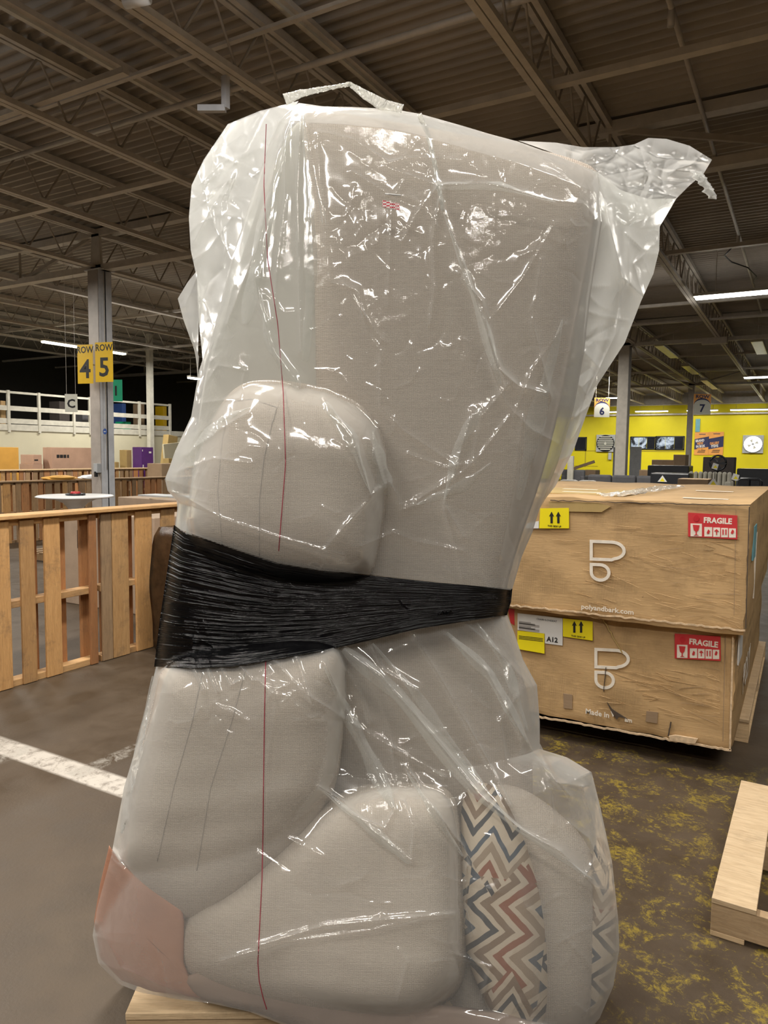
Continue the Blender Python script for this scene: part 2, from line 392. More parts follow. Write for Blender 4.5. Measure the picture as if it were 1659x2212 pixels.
def text(name, s, T, size, mat, parent, extr=.0008, sx=1.0, bold=0.0, align='LEFT'):
    """flat lettering as mesh; T places its baseline-left corner; x right, y up, z out"""
    cu = bpy.data.curves.new(name, 'FONT'); cu.body = s; cu.size = size; cu.extrude = extr; cu.align_x = align; cu.offset = bold
    cu.resolution_u = 2
    tmp = bpy.data.objects.new(name+'_c', cu)
    me = bpy.data.meshes.new_from_object(tmp); bpy.data.objects.remove(tmp)
    me.transform(Matrix.Diagonal((sx, 1, 1, 1))); me.transform(T)
    me.materials.clear(); me.materials.append(M[mat])
    o = bpy.data.objects.new(name, me); COL.objects.link(o); o.parent = parent
    return o
def frame(o, xdir, ydir):
    x = Vector(xdir).normalized(); y = Vector(ydir); y = (y-x*y.dot(x)).normalized(); z = x.cross(y); o = Vector(o)
    return Matrix(((x.x, y.x, z.x, o.x), (x.y, y.y, z.y, o.y), (x.z, y.z, z.z, o.z), (0, 0, 0, 1)))

#@@ROOM
# ------------------------------------------------------------------ floor, walls
XL, XR, YB, YF = -26.0, 12.0, -9.0, 47.0; ZC = 5.35
struct(MB().box((XL, YB, -.2), (XR, YF+.3, 0)).build('floor', 'floor'))
# ribbed roof deck: ribs run along x
mb = MB(); vs = []; fs = []
y = YB; prof = []
while y < YF: prof += [(y, ZC+.055), (y+.022, ZC), (y+.05, ZC), (y+.072, ZC+.055)]; y += .152
n = len(prof)
for X in (XL, XR):
    for (yy, zz) in prof: vs.append((X, yy, zz))
fs = [(i, i+1, n+i+1, n+i) for i in range(n-1)]
mb._add(vs, fs); mb.box((XL, YB, ZC+.1), (XR, YF, ZC+.2))
struct(mb.build('ceiling', 'deck'))
# far yellow wall with its windows
struct(MB().box((XL, YF, 0), (XR, YF+.3, 4.75)).build('wall_far', 'yellow'))
struct(MB().box((XL, YF-.02, 4.62), (XR, YF+.3, ZC+.1)).build('trim_1', 'col_g'))
struct(MB().box((XR, YB, 0), (XR+.2, YF, ZC+.1)).build('wall_right', 'dark'))
struct(MB().box((XL, YB-.2, 0), (XR, YB, ZC+.1)).build('wall_near', 'dark'))
struct(MB().box((XL-.2, YB, 0), (XL, YF, ZC+.1)).build('wall_left', 'dark'))
def wallY(x, y, Y=YF): return onY(x, y, Y)
def window(n, x0, x1, y0, y1, mats):
    a = wallY(x0, y0); b = wallY(x1, y1)
    fr = MB(); t = .06; xa, xb, za, zb = a[0], b[0], b[2], a[2]
    for lo, hi in (((xa, YF-.06, za), (xb, YF, za+t)), ((xa, YF-.06, zb-t), (xb, YF, zb)), ((xa, YF-.06, za), (xa+t, YF, zb)), ((xb-t, YF-.06, za), (xb, YF, zb))): fr.box(lo, hi)
    o = struct(fr.build('window_%d' % n, 'blk')); k = len(mats)
    for i, mm in enumerate(mats):
        MB().box((xa+t+(xb-xa-2*t)*i/k, YF-.03, za+t), (xa+t+(xb-xa-2*t)*(i+1)/k-.02, YF-.01, zb-t)).build('pane', mm, o)
    return o
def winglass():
    a = NM('window_painted_reflections'); v = a.coord('Object', (1, 1, 1.4)); n1 = a.noise(v, 1.6, 5, .65, 1.0)  # reflected lights painted as a glowing noise pattern
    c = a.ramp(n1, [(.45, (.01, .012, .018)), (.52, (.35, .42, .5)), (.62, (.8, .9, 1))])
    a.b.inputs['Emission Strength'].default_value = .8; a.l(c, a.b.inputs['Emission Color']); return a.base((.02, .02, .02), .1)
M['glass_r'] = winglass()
window(1, 1362, 1417, 943, 971, ['glass_r', 'glass_r', 'glass_d'])
window(2, 1417, 1478, 942, 972, ['glass_r', 'glass_r', 'glass_d'])
window(3, 1243, 1267, 944, 973, ['glass_d'])
# seams of the block wall
mb = MB()
for (x0, y0, x1, y1) in ((1238, 974, 1330, 974), (1385, 975, 1478, 974), (1264, 974, 1264, 1008), (1240, 1006, 1290, 1007)):
    a = wallY(x0, y0); b = wallY(x1, y1); mb.box((min(a[0], b[0]), YF-.012, min(a[2], b[2])-.015), (max(a[0], b[0])+.03, YF, max(a[2], b[2])+.015))
struct(mb.build('trim_2', 'yellow_d'))
mb = MB(); a = wallY(1264, 898); mb.tube([(XL, YF-.15, a[2]), (XR, YF-.15, a[2])], .06)
a = wallY(1264, 882); mb.tube([(XL, YF-.4, a[2]+.1), (XR, YF-.4, a[2]+.1)], .03)
tag(mb.build('wall_pipe', 'steel', smooth=True), 'grey pipes running along the top of the yellow end wall', 'pipe')

# ------------------------------------------------------------------ roof steel
def joist(X, y0, y1, seg=.632):
    t = thing('roof_joist', '', 'joist', (X, y0, 4.68)); L = y1-y0
    top = MB(); top.box((-.065, 0, .56), (-.012, L, .64)); top.box((.012, 0, .56), (.065, L, .64)); top.build('top_chord', 'steel', t)
    bot = MB(); bot.box((-.062, 0, 0), (-.006, L, .05)); bot.box((.006, 0, 0), (.062, L, .05)); bot.build('bottom_chord', 'steel', t)
    pts = []; k = 0; y = .1
    while y < L-.1:
        z = .09 if k % 2 == 0 else .53
        pts += [(0, y-.02, z), (0, y+.02, z)]; y += seg/2; k += 1
    MB().tube(pts, .0125, 6).build('zigzag_web', 'steel_d', t, True)
    return t
BAYN = ['near bay', 'bay beyond the first girder', 'bay beyond the second girder', 'bay by the yellow wall']
NUMW = ['first', 'second', 'third', 'fourth', 'fifth', 'sixth', 'seventh', 'eighth', 'ninth', 'tenth', 'eleventh']
bays = [(-4.0, 8.72), (8.82, 21.45), (21.65, 34.35), (34.5, 46.9)]
protoj = None
names = {1: 'running over the right side of the sofa', 0: 'outside right'}
for b, (y0, y1) in enumerate(bays):
    pj = None
    for k in range(-9 if b == 0 else (-9 if b == 1 else -5), (1 if b else 1)):
        X = -2.14 + 2.17*k
        lab = 'pale open web roof joist, %s, %s from the right' % (BAYN[b], NUMW[-k])
        if pj is None: pj = joist(X, y0, y1); o = pj
        else: o = dup(pj, (X, y0, 4.68))
        o['label'] = lab; o['group'] = 'open web joists under the roof deck'
def girder(Y, x0, x1, lab):
    t = thing('roof_girder', lab, 'girder', (x0, Y, 4.62), 0, 'girder trusses carrying the joists'); L = x1-x0
    MB().box((0, -.08, .58), (L, .08, .70)).build('top_chord', 'steel', t)
    MB().box((0, -.08, 0), (L, .08, .10)).build('bottom_chord', 'steel', t)
    seg = 2.17; n = int(L/seg)
    for i in range(n):
        a = (i*seg, 0, .05 if i % 2 == 0 else .64); b = ((i+1)*seg, 0, .64 if i % 2 == 0 else .05)
        MB().bar(a, b, .05, .06).build('diagonal', 'steel_d', t)
        MB().bar((i*seg+.02, 0, .05), (i*seg+.02, 0, .62), .03, .03).build('vertical', 'steel_d', t)
girder(8.77, -26, 4, 'girder truss of pale steel on the near column with the row 4 and 5 signs')
girder(21.55, -26, 4, 'girder truss of pale steel meeting the column beside the row 6 sign')
girder(34.42, -26, 4, 'girder truss of pale steel nearest the yellow wall')

def column(X, Y, w, top, lab, m1, m2):
    t = thing('steel_column', lab, 'column', (X, Y, 0))
    mb = MB(); f = .02
    mb.box((-w/2, -w/2, 0), (-w/2+f, w/2, top)); mb.box((w/2-f, -w/2, 0), (w/2, w/2, top)); mb.box((-w/2, -f/2, 0), (w/2, f/2, top))
    mb.build('flanges', m1, t)
    MB().box((-w/2+.01, -w/2-.012, 0), (w/2-.01, -w/2+.01, top)).build('face_plate', m2, t)
    MB().box((-w*.75, -w*.6, top-.0), (w*.75, w*.6, top+.02)).build('cap_plate', m1, t)
    if w > .2:
        MB().prism([(-w*.5, 0), (w*.5, 0), (w*.35, .62), (-w*.35, .62)], frame((0, -.03, top), (1, 0, 0), (0, 0, 1)), .05).build('gusset_plate', 'steel', t)
    return t
COLX = -10.76
column(COLX, 8.77, .27, 4.62, 'white steel column carrying the row 4 and row 5 signs', 'col_w', 'col_t')
column(-4.55, 21.55, .30, 4.62, 'grey steel column right of the row 6 sign', 'col_g', 'steel')
column(-4.42, 34.42, .22, 4.62, 'thin grey steel column left of the row 7 sign', 'col_g', 'steel')
xx = onX(324, 850, -18.6)
t = thing('balcony_column', 'cream square column standing at the balcony edge', 'column', (-18.6, xx[1], 0)); MB().box((-.08, -.08, 0), (.08, .08, 5.3)).build('shaft', 'rail', t)

# pipes, conduits, hanging channels
def pipe(name, pts, r, lab, cat, mat='steel', grp=None):
    return tag(MB().tube(pts, r, 8).build(name, mat, smooth=True), lab, cat, grp)
t = thing('sprinkler_pipe', 'white sprinkler pipe running away over the right side boxes', 'pipe', (-1.13, 5, 5.2))
MB().tube([(0, -9, .0), (0, 16, 0)], .025).build('pipe_run', 'steel', t, True)
for yy in (4.9, 1.6, 8.6): MB().tube([(0, yy, 0), (.0, yy, .0), (0, yy, -.14)], [.02, .028, .03]).build('sprinkler_head', 'steel', t, True)
pipe('sprinkler_pipe', [(-5.3, -4, 5.25), (-5.3, 8.5, 5.25)], .03, 'thin white pipe under the deck left of the sofa top', 'pipe')
t = thing('cross_pipe', 'white pipe with couplings crossing above the sofa top', 'pipe', (0, 0, 0))
p1 = onZ(0, 135, 5.05); p2 = onZ(520, 118, 5.05)
PY = 5.55
MB().tube([(-9, PY, 4.98), (4, PY, 4.98)], .03).build('pipe_run', 'steel', t, True)
for xx in (-4.7, -4.95): MB().tube([(xx-.05, PY, 4.98), (xx+.05, PY, 4.98)], .05).build('coupling', 'rail', t, True)
def cross(Y, z, x0, x1, w, h, lab):
    return tag(MB().box((x0, Y-w/2, z-h/2), (x1, Y+w/2, z+h/2)).build('cross_brace', 'steel'), lab, 'brace', 'cross braces between the joists')
cross(4.55, 4.78, -26, -5.2, .07, .05, 'steel channel crossing the joists at the top left corner')
cross(6.55, 4.80, -26, 4, .09, .06, 'steel channel crossing the joists just above the plastic wrap')
cross(5.1, 5.1, -26, -2.2, .05, .03, 'thin steel channel crossing the joists behind the hanging pipe')
cross(12.6, 4.78, -26, 4, .09, .06, 'steel channel crossing the joists beyond the first girder')
cross(16.8, 4.78, -26, 4, .08, .06, 'steel channel crossing the joists above the big lit lamp')
cross(19.0, 4.78, -26, 4, .06, .05, 'steel channel crossing the joists near the row 6 column')
cross(25.5, 4.78, -26, 4, .08, .06, 'steel channel crossing the joists beyond the second girder')
cross(29.8, 4.78, -26, 4, .08, .06, 'steel channel crossing the joists above the far lamps')
# wide hanging channel with lamp back (left) and the one above the sofa
def hang_channel(X, y0, y1, z, w, lab):
    t = thing('lamp_channel', lab, 'light fixture', (X, y0, z), 0, 'unlit strip fixtures along the joists')
    MB().box((-w/2, 0, 0), (w/2, y1-y0, .05)).build('housing', 'steel', t)
    MB().box((-w*.12, 0, -.03), (w*.12, y1-y0, 0)).build('wire_rib', 'rail', t)
hang_channel(-5.86, -3, 8.6, 5.16, .16, 'long pale strip channel running over the left joists')
hang_channel(-3.93, -3, 8.6, 5.22, .13, 'long grey channel running up from the top of the sofa')
# bent hanging bracket
a = onZ(487, 165, 4.7); b = onZ(487, 215, 4.55); c = onZ(428, 235, 4.55)
PB = (-5.2, 6.3)
t = thing('hanging_bracket', 'white L shaped bracket hanging from a joist left of the sofa top', 'bracket', (0, 0, 0))
A = onX(487, 165, -5.2+.95); D = A; A = onZ(487, 165, 4.68); Bp = (A[0], A[1], 4.42); Cc = onZ(428, 235, 4.42)
MB().bar(tuple(A), Bp, .05, .05).build('drop', 'col_w', t); MB().bar(Bp, tuple(Cc), .05, .05).build('arm', 'col_w', t)
# sensor/junction at top
P = onZ(300, 8, 4.55); t = thing('ceiling_camera', 'white cylindrical device on the joist at the top left', 'device', tuple(P))
MB().tube([(-.11, -.02, .03), (.07, .02, .03)], .042, 14).build('body', 'white', t, True)
MB().tube([(.07, .02, .03), (.18, .04, .02)], .013, 8).build('nozzle', 'white', t, True)
MB().tube([(0, 0, 0), (0, 0, .16)], .015).build('mount', 'steel_d', t, True)
# roof light box with conduit, right
a = onZ(1505, 730, 4.55); t = thing('junction_box', 'grey rectangular box under the second girder', 'box', (a[0], 21.3, 4.52))
MB().box((-.0, -.1, 0), (.62, .1, .17)).build('case', 'steel', t, bevel=.01); MB().tube([(.3, 0, .1), (.3, .2, .18)], .02).build('mount', 'steel', t)
mb = MB()
pts = [(-5.35, 21.3, 4.55), (-4.9, 20.9, 4.5), (-4.4, 20.9, 4.3), (-4.42, 26, 4.2), (-4.42, 34, 4.2)]
pipe('conduit', [(-4.36, 21.55, 4.64), (-4.36, 21.9, 4.60), (-4.36, 22.3, 4.46), (-4.36, 34.1, 4.46)], .03, 'grey conduit running from the row 6 column to the row 7 column', 'pipe')
w1 = [onZ(x, y, 4.9) for x, y in ((1590, 525), (1565, 552), (1580, 566), (1615, 578), (1634, 597), (1628, 612))]
tag(MB().tube([tuple(p) for p in w1], .012, 6).build('hanging_cable', 'blk', smooth=True), 'black cable dangling from the ceiling above the big lamp', 'cable')

# ------------------------------------------------------------------ lamps in view
def strip(loc, L, along, lab, lit=True, mat='lamp', w=.16):
    t = thing('strip_light', lab, 'light fixture', loc, 0, 'fluorescent strip lights in view' if lit else 'unlit strip lights')
    d = (L/2, w/2) if along == 'x' else (w/2, L/2); d = np.array(d)
    MB().box((-d[0], -d[1], .03), (d[0], d[1], .08)).build('housing', 'rail', t)
    e = d*.97; MB().box((-e[0], -e[1], -.02), (e[0], e[1], .03)).build('diffuser' if lit else 'tubes', mat if lit else 'tube_off', t, bevel=.015)
    for s in (-.35, .35):
        p = (s*L, 0) if along == 'x' else (0, s*L)
        MB().tube([(p[0], p[1], .08), (p[0], p[1], ZC-loc[2])], .006, 5).build('hanger', 'steel', t)
    return t
strip((-.68, 14.48, 4.4), 2.44, 'x', 'large lit white strip light at the right edge of the photo')
strip((-.86, 29.57, 4.4), 2.44, 'x', 'lit strip light at the right edge below the large one')
strip((-2.75, 46.2, 4.22), 2.2, 'x', 'lit strip light in front of the yellow wall, far right')
strip((-8.1, 46.2, 4.22), 1.9, 'x', 'lit strip light in front of the yellow wall between the columns')
strip((-5.3, 46.2, 4.22), 1.7, 'x', 'lit strip light half hidden behind the row 7 sign')
strip((-8.3, 38.0, 4.45), 1.2, 'x', 'lit strip light right of the row 6 sign, upper one')
strip((-10.3, 46.2, 4.22), 1.1, 'x', 'lit strip light right of the row 6 sign, lower one')
strip((-17.8, 14.0, 4.40), 2.8, 'y', 'warm lit strip light passing behind the row 4 and 5 signs', mat='lampy')
LP = onZ(420, 818, 3.9); strip((LP[0], LP[1], 3.9), .5, 'y', 'small lit lamp end beside the left edge of the plastic', mat='lamp')
for i, yy in enumerate((22.9, 28.0, 34.0)):
    strip((-3.65, yy, 4.6), 2.9 if i < 2 else 4.5, 'y', 'unlit strip light above row 7, %s' % ['nearest', 'middle', 'farthest'][i], False, w=.26)
strip((-1.25, 23.1, 4.6), 2.8, 'y', 'unlit strip light close to the right edge of the photo', False, w=.3)

#@@LEFT
# ------------------------------------------------------------------ left side: balcony
XM = -19.0
struct(MB().box((XM-.1, YB, 0), (XM, 22, 2.05)).build('wall_side', 'wall'))
struct(MB().box((XL, YB, 2.05), (XM+.03, 22, 2.22)).build('trim_3', 'rail'))
t = thing('balcony_rail', 'white painted railing along the balcony edge', 'railing', (XM, 0, 2.22))
ztop = onX(0, 843, XM)[2]-2.22; zmid = onX(0, 875, XM)[2]-2.22
yend = onX(367, 880, XM)[1]
MB().box((-.03, -8, ztop-.06), (.03, yend, ztop)).build('top_rail', 'rail', t)
MB().box((-.03, -8, zmid-.13), (.03, yend, zmid)).build('mid_rail', 'rail', t)
MB().box((-.03, -8, .02), (.02, yend, .16)).build('toe_board', 'rail', t)
for px in (17, 83, 158, 193, 300, 366):
    yy = onX(px, 870, XM)[1]; MB().box((-.02, yy-.035, -.22), (.05, yy+.035, ztop+.02)).build('post', 'rail', t)
def xbox(name, x0, x1, y0, z0, X, dep, mat, lab, cat, grp=None, flap=None, z1=None):
    """box whose near face is on the plane x = X"""
    b = onX(x1, y0, X)
    while onX(x0, y0, X-dep)[1] > b[1]-.12 and dep > .12: dep *= .7
    a = onX(x0, y0, X-dep); za = (a[2]+b[2])/2 if z1 is None else z1
    t = thing(name, lab, cat, (X, a[1], z0), 0, grp); L = b[1]-a[1]; hh = za-z0
    MB().box((-dep, 0, 0), (0, L, hh)).build('body', mat, t, bevel=.008)
    if name == 'cardboard_box':
        MB().box((-dep/2-.025, -.001, hh), (-dep/2+.025, L+.001, hh+.002)).build('packing_tape', 'card_y', t)
        MB().box((-dep/2-.004, .001, hh+.0005), (-dep/2+.004, L-.001, hh+.003)).build('flap_seam', 'card_d', t)
    return t, L, hh
# things on the balcony
xbox('storage_tote', 242, 272, 872, 2.22, XM-1.2, .5, 'blue', 'blue storage tote on the balcony behind the railing', 'box')
t, L, hh = xbox('garment_heap', 248, 282, 868, 2.22, XM-.8, .5, 'green', 'green and orange bag lying on the balcony', 'bag', z1=2.5)
xbox('cardboard_box', 287, 312, 873, 2.22, XM-.9, .6, 'card_d', 'dim brown box on the balcony beside the cream column', 'box')
xbox('cardboard_box', -8, 12, 866, 2.22, XM-.7, .6, 'card', 'brown box on the balcony at the left edge', 'box')
xbox('dark_cabinet', 106, 150, 868, 2.22, XM-1.4, .5, 'taupe', 'dark grey cabinet on the balcony behind the railing left of the letter C', 'cabinet')
xbox('dark_cabinet', 160, 192, 890, 2.22, XM-.9, .4, 'grey_f', 'low grey item on the balcony under the letter C', 'cabinet')
xbox('storage_rack', 335, 360, 878, 2.22, XM-1.0, .4, 'sign_y', 'yellow framed rack on the balcony right of the cream column', 'rack')
# row-3 fence boxes behind
def printbar(t, L, hh, spots, mat='ink'):
    for (u, v, w, h) in spots:
        MB().box((0.0, L*u, hh*v), (.003, L*(u+w), hh*(v+h))).build('printed_mark', mat, t)
t, L, hh = xbox('cardboard_box', -30, 40, 966, .0, -15.7, .5, 'card_o', 'orange box at the left edge behind the far pallets', 'box')
t, L, hh = xbox('cardboard_box', 42, 92, 1002, 0, -16.0, .5, 'card_p', 'low brown box under another right of the orange box', 'box')
t2, L2, h2 = xbox('cardboard_box', 44, 90, 982, hh, -16.0, .5, 'card_p', 'pinkish box stacked between the orange box and the long box', 'box')
printbar(t2, L2, h2, [(.1, .35, .45, .15)])
t, L, hh = xbox('cardboard_box', 92, 207, 967, 0, -15.8, .35, 'card_p', 'long pale pinkish box left of the white column', 'box')
printbar(t, L, hh, [(.10, .84, .06, .05), (.17, .84, .07, .05), (.25, .84, .06, .05), (.33, .84, .04, .05), (.93, .73, .05, .02), (.93, .79, .05, .02), (.93, .76, .01, .04)])
xbox('cardboard_box', 238, 257, 998, 0, -16.1, .4, 'card_y', 'small yellowish box right of the white column', 'box')
xbox('cardboard_box', 258, 284, 972, 0, -16.0, .4, 'card_y', 'upright yellowish box left of the purple box', 'box')
t, L, hh = xbox('cardboard_box', 286, 331, 966, 0, -15.5, .35, 'purple', 'purple printed box near the edge of the plastic', 'box')
printbar(t, L, hh, [(.62, .90, .2, .03), (.06, .93, .05, .03), (.08, .66, .08, .05)], 'paper')
xbox('cardboard_box', 318, 400, 1001, 0, -13.8, .5, 'card_d', 'wide brown box in front of the purple box', 'box')
xbox('cardboard_box', 352, 372, 990, 0, -16.8, .5, 'card_y', 'small box behind the wide brown box near the plastic', 'box')
a = onX(330, 1000, -16.5); b = onX(345, 930, -17.6)
t = thing('cardboard_box', 'long narrow box leaning against the wall beside the cream column', 'box', (-17.6, a[1]+1.45, 0))
MB().box((-.12, -.20, 0), (.12, .20, 2.05), Matrix.Rotation(math.radians(-9), 4, 'X')).build('body', 'card_y', t, bevel=.01)
MB().box((.12, -.1, 1.3), (.125, .05, 1.42), Matrix.Rotation(math.radians(-9), 4, 'X')).build('label', 'paper', t)
a = onX(362, 1000, -17.2); t = thing('white_panel', 'white panel leaning beside the long narrow box', 'panel', (-17.2, a[1], 0))
MB().box((-.03, -.0, 0), (.03, .9, 1.75), Matrix.Rotation(math.radians(6), 4, 'X')).build('board', 'wall', t)

# ------------------------------------------------------------------ pallets on edge
def pallet_edge(name_lab, Y0, L, X, hgt, boards, mats, rear=True, group='pallets standing on edge as bay walls'):
    t = thing('pallet', name_lab, 'pallet', (X, Y0, 0), 0, group); dp = .125
    for z in (.0, hgt/2-.03, hgt-.045):
        MB().box((-dp+.018, 0, z), (-.018, L, z+.045)).build('stringer', mats[1], t, bevel=.003)
    for (a, b, mm) in boards:
        MB().box((-.018, a, .004 if z else 0), (.0, b, hgt-.012)).build('board', mm, t, bevel=.002)
    if rear:
        k = int(L/.185)
        for i in range(k):
            y = .04+i*(L-.14)/(k-1)+.03; MB().box((-dp, y, 0), (-dp+.018, y+.1, hgt-.01)).build('rear_board', 'wood_r', t)
    return t
XF = -4.38
base = 2.05
def B(l): return [(a-base, b-base, c) for a, b, c in l]
pallet_edge('orange brown pallet on edge at the left edge of the photo, nearest of the row', base, 1.46, XF, 1.10,
            B([(2.06, 2.17, 'wood'), (2.26, 2.36, 'wood'), (2.45, 2.56, 'wood'), (2.70, 2.838, 'wood'), (2.912, 3.012, 'wood'), (3.085, 3.205, 'wood'), (3.44, 3.50, 'wood_r')]), ('wood', 'wood_y'))
base = 3.545
pallet_edge('pallet on edge right of the nearest one, with stained black marked board', base, 1.15, XF-.005, 1.10,
            B([(3.547, 3.635, 'wood_g'), (3.642, 3.79, 'wood'), (3.862, 4.02, 'wood'), (4.12, 4.26, 'wood'), (4.36, 4.48, 'wood')]), ('wood', 'wood_y'))
tag(MB().box((XF-.15, 1.9, 1.10), (XF+.03, 4.75, 1.125)).build('top_rail_board', 'wood_y', bevel=.004), 'long orange board laid along the top of the nearest pallets', 'board')
protos = []
def std_pallet(lab, loc, L=1.15, hgt=1.08, seed=0, mats=('wood_g', 'wood_gy')):
    random.seed(seed); bs = []; y = 0
    while y < L-.08:
        wd = random.uniform(.08, .14); bs.append((y, min(L, y+wd), random.choice(['wood_g', 'wood_g', 'wood', 'wood_r']))); y += wd+random.uniform(.02, .08)
    t = pallet_edge(lab, loc[1], L, loc[0], hgt, bs, mats, True, 'weathered pallets standing on edge further back'); return t
nm = ['nearest', 'second', 'third', 'fourth', 'fifth', 'sixth', 'seventh', 'eighth', 'ninth']
for i in range(5): std_pallet('weathered pallet on edge behind the round table, %s from the left edge' % nm[i], (-11.2, 6.2+i*1.2), 1.17, 1.0, i)
for i in range(6): std_pallet('aged pallet on edge in the farthest row before the boxes, %s from the left edge' % nm[i], (-15.0, 8.8+i*1.2), 1.17, 1.07, 20+i)
tag(MB().box((-11.36, 6.2, 1.0), (-11.17, 12.2, 1.022)).build('top_rail_board', 'wood_gy'), 'long board laid along the weathered pallets behind the table', 'board')
tag(MB().box((-15.16, 8.6, 1.07), (-14.97, 16.0, 1.095)).build('top_rail_board', 'wood_l'), 'pale board laid along the farthest row of pallets', 'board')
# cloths on the second row
def blob(name, c, r, mat, lab, cat, seed=0, parent=None):
    rs = np.random.default_rng(seed); me = bpy.data.meshes.new(name); bm = bmesh.new(); bmesh.ops.create_icosphere(bm, subdivisions=4, radius=1)
    ph = rs.uniform(0, 6, 9)
    for v in bm.verts:
        p = v.co.copy(); k = 1+.12*math.sin(p.x*5+ph[0])*math.sin(p.y*4+ph[1])+.08*math.sin(p.z*7+ph[2]+p.x*6)
        v.co = Vector((p.x*r[0]*k, p.y*r[1]*k, p.z*r[2]*k))
        if name != 'bundle': v.co.z = max(v.co.z, -r[2]*.45)
    bm.to_mesh(me); bm.free(); me.materials.append(M[mat]); me.polygons.foreach_set('use_smooth', [True]*len(me.polygons))
    o = bpy.data.objects.new(name, me); o.location = c; COL.objects.link(o)
    if parent: o.parent = parent
    else: tag(o, lab, cat)
    return o
a = onX(130, 1030, -11.27); blob('folded_cloth', (-11.27, a[1], 1.045), (.12, .32, .05), 'card_o', 'orange cloth lying on top of the weathered pallets', 'cloth', 1)
a = onX(187, 1030, -11.27); blob('folded_cloth', (-11.27, a[1]+.1, 1.045), (.12, .24, .05), 'white', 'white cloth lying on top of the weathered pallets', 'cloth', 2)

# round table
c = onZ(163, 1070, .90); r = .5*np.linalg.norm(onZ(77, 1071, .90)-onZ(249, 1068, .90))
t = thing('round_table', 'white round pedestal table standing behind the near pallets', 'table', (c[0], c[1], .13))
MB().lathe([(.0, .77), (r-.03, .77), (r, .755), (r-.01, .745), (r-.12, .73), (.0, .73)], (0, 0, 0), 48).build('tabletop', 'white', t, True)
MB().lathe([(.30, .725), (.16, .66), (.075, .55), (.05, .4), (.06, .2), (.16, .05), (.30, .01), (.30, 0), (0, 0)], (0, 0, 0), 32).build('pedestal', 'white', t, True)
t2 = thing('charger_coil', 'small black and red coil lying on the round table', 'cable', (c[0], c[1]+.0, .90))
MB().tube([(.12*math.cos(a), .12*math.sin(a), .015) for a in np.linspace(0, 6.28, 25)], .016, 6).build('ring', 'blk', t2, True)
MB().tube([(.05*math.cos(a), .05*math.sin(a), .03+.01*math.sin(3*a)) for a in np.linspace(0, 6.28, 20)], .02, 6).build('red_part', 'lab_r', t2, True)

# flat pallets
def flat_pallet(lab, loc, rz, L=1.2, W=1.0, nb=7, mat='wood_l', hh=.13, cat='pallet', bw=.095):
    t = thing('pallet', lab, cat, loc, rz)
    for y in (0, W/2-.02, W-.04): MB().box((0, y, .018), (L, y+.04, hh-.018)).build('stringer', mat, t, bevel=.002)
    for i in range(nb):
        x = i*(L-bw)/(nb-1); MB().box((x, -.005, hh-.018), (x+bw, W+.005, hh)).build('deck_board', mat, t, bevel=.002)
    for x in (0, L/2-.05, L-.1): MB().box((x, 0, 0), (x+.1, W, .018)).build('bottom_board', mat, t, bevel=.002)
    return t
flat_pallet('pallet under the round table', (c[0]-.5, c[1]-.5, 0), 0, mat='wood_g')
# boxes in the near bay
def fbox(name, lo, hi, mat, lab, grp=None, open_=False):
    t = thing(name, lab, 'box', lo, 0, grp); s = np.array(hi)-np.array(lo)
    MB().box((0, 0, 0), tuple(s)).build('body', mat, t, bevel=.008)
    MB().box((s[0]/2-.03, -.002, s[2]), (s[0]/2+.03, s[1]+.002, s[2]+.002)).build('packing_tape', 'card_y', t)
    return t, s
t, s = fbox('cardboard_box', (-6.6, 4.75, 0), (-5.15, 6.1, .93), 'card_l', 'large pale box behind the near pallets with a black letter M')
# letter seen through the gap
p = onX(165, 1185, -5.14)
text('lettering', 'M', frame((1.452, p[1]-4.75, p[2]), (0, 1, 0), (0, 0, 1)), .22, 'ink', t)
t, s = fbox('cardboard_box', (-8.0, 6.75, 0), (-6.75, 7.9, .92), 'card_l', 'pale box with silver tape behind the large pale box')
MB().box((.05, .3, s[2]), (s[0]-.05, .62, s[2]+.02)).build('silver_strip', 'grey_p', t)
t, s = fbox('cardboard_box', (-5.0, 4.9, 0), (-4.6, 5.8, .55), 'card', 'brown box low behind the near pallets')
# brown wrapped bundle
b0 = onZ(478, 1405, 0)
t = thing('wrapped_bundle', 'dark brown film wrapped bundle beside the near pallets', 'bundle', (b0[0], b0[1], 0))
mb = MB(); bm = bmesh.new(); bmesh.ops.create_cube(bm, size=1); bmesh.ops.subdivide_edges(bm, edges=bm.edges, cuts=14, use_grid_fill=True)
for v in bm.verts:
    x, y, z = v.co; f = 1-.12*abs(2*z)**8; q = .05*math.sin(9*z+4*x)+.03*math.sin(17*x+11*z)
    v.co = Vector((x*.66*f+q*.08, y*.8*f+q*.1, (z+.5)*.98+.0))
me = bpy.data.meshes.new('wrapping'); bm.to_mesh(me); bm.free(); me.materials.append(M['brownfilm']); me.polygons.foreach_set('use_smooth', [True]*len(me.polygons))
o = bpy.data.objects.new('wrapping', me); COL.objects.link(o); o.parent = t
blob('tied_top', (0, 0, .97), (.26, .32, .09), 'brownfilm', '', '', 5, t)

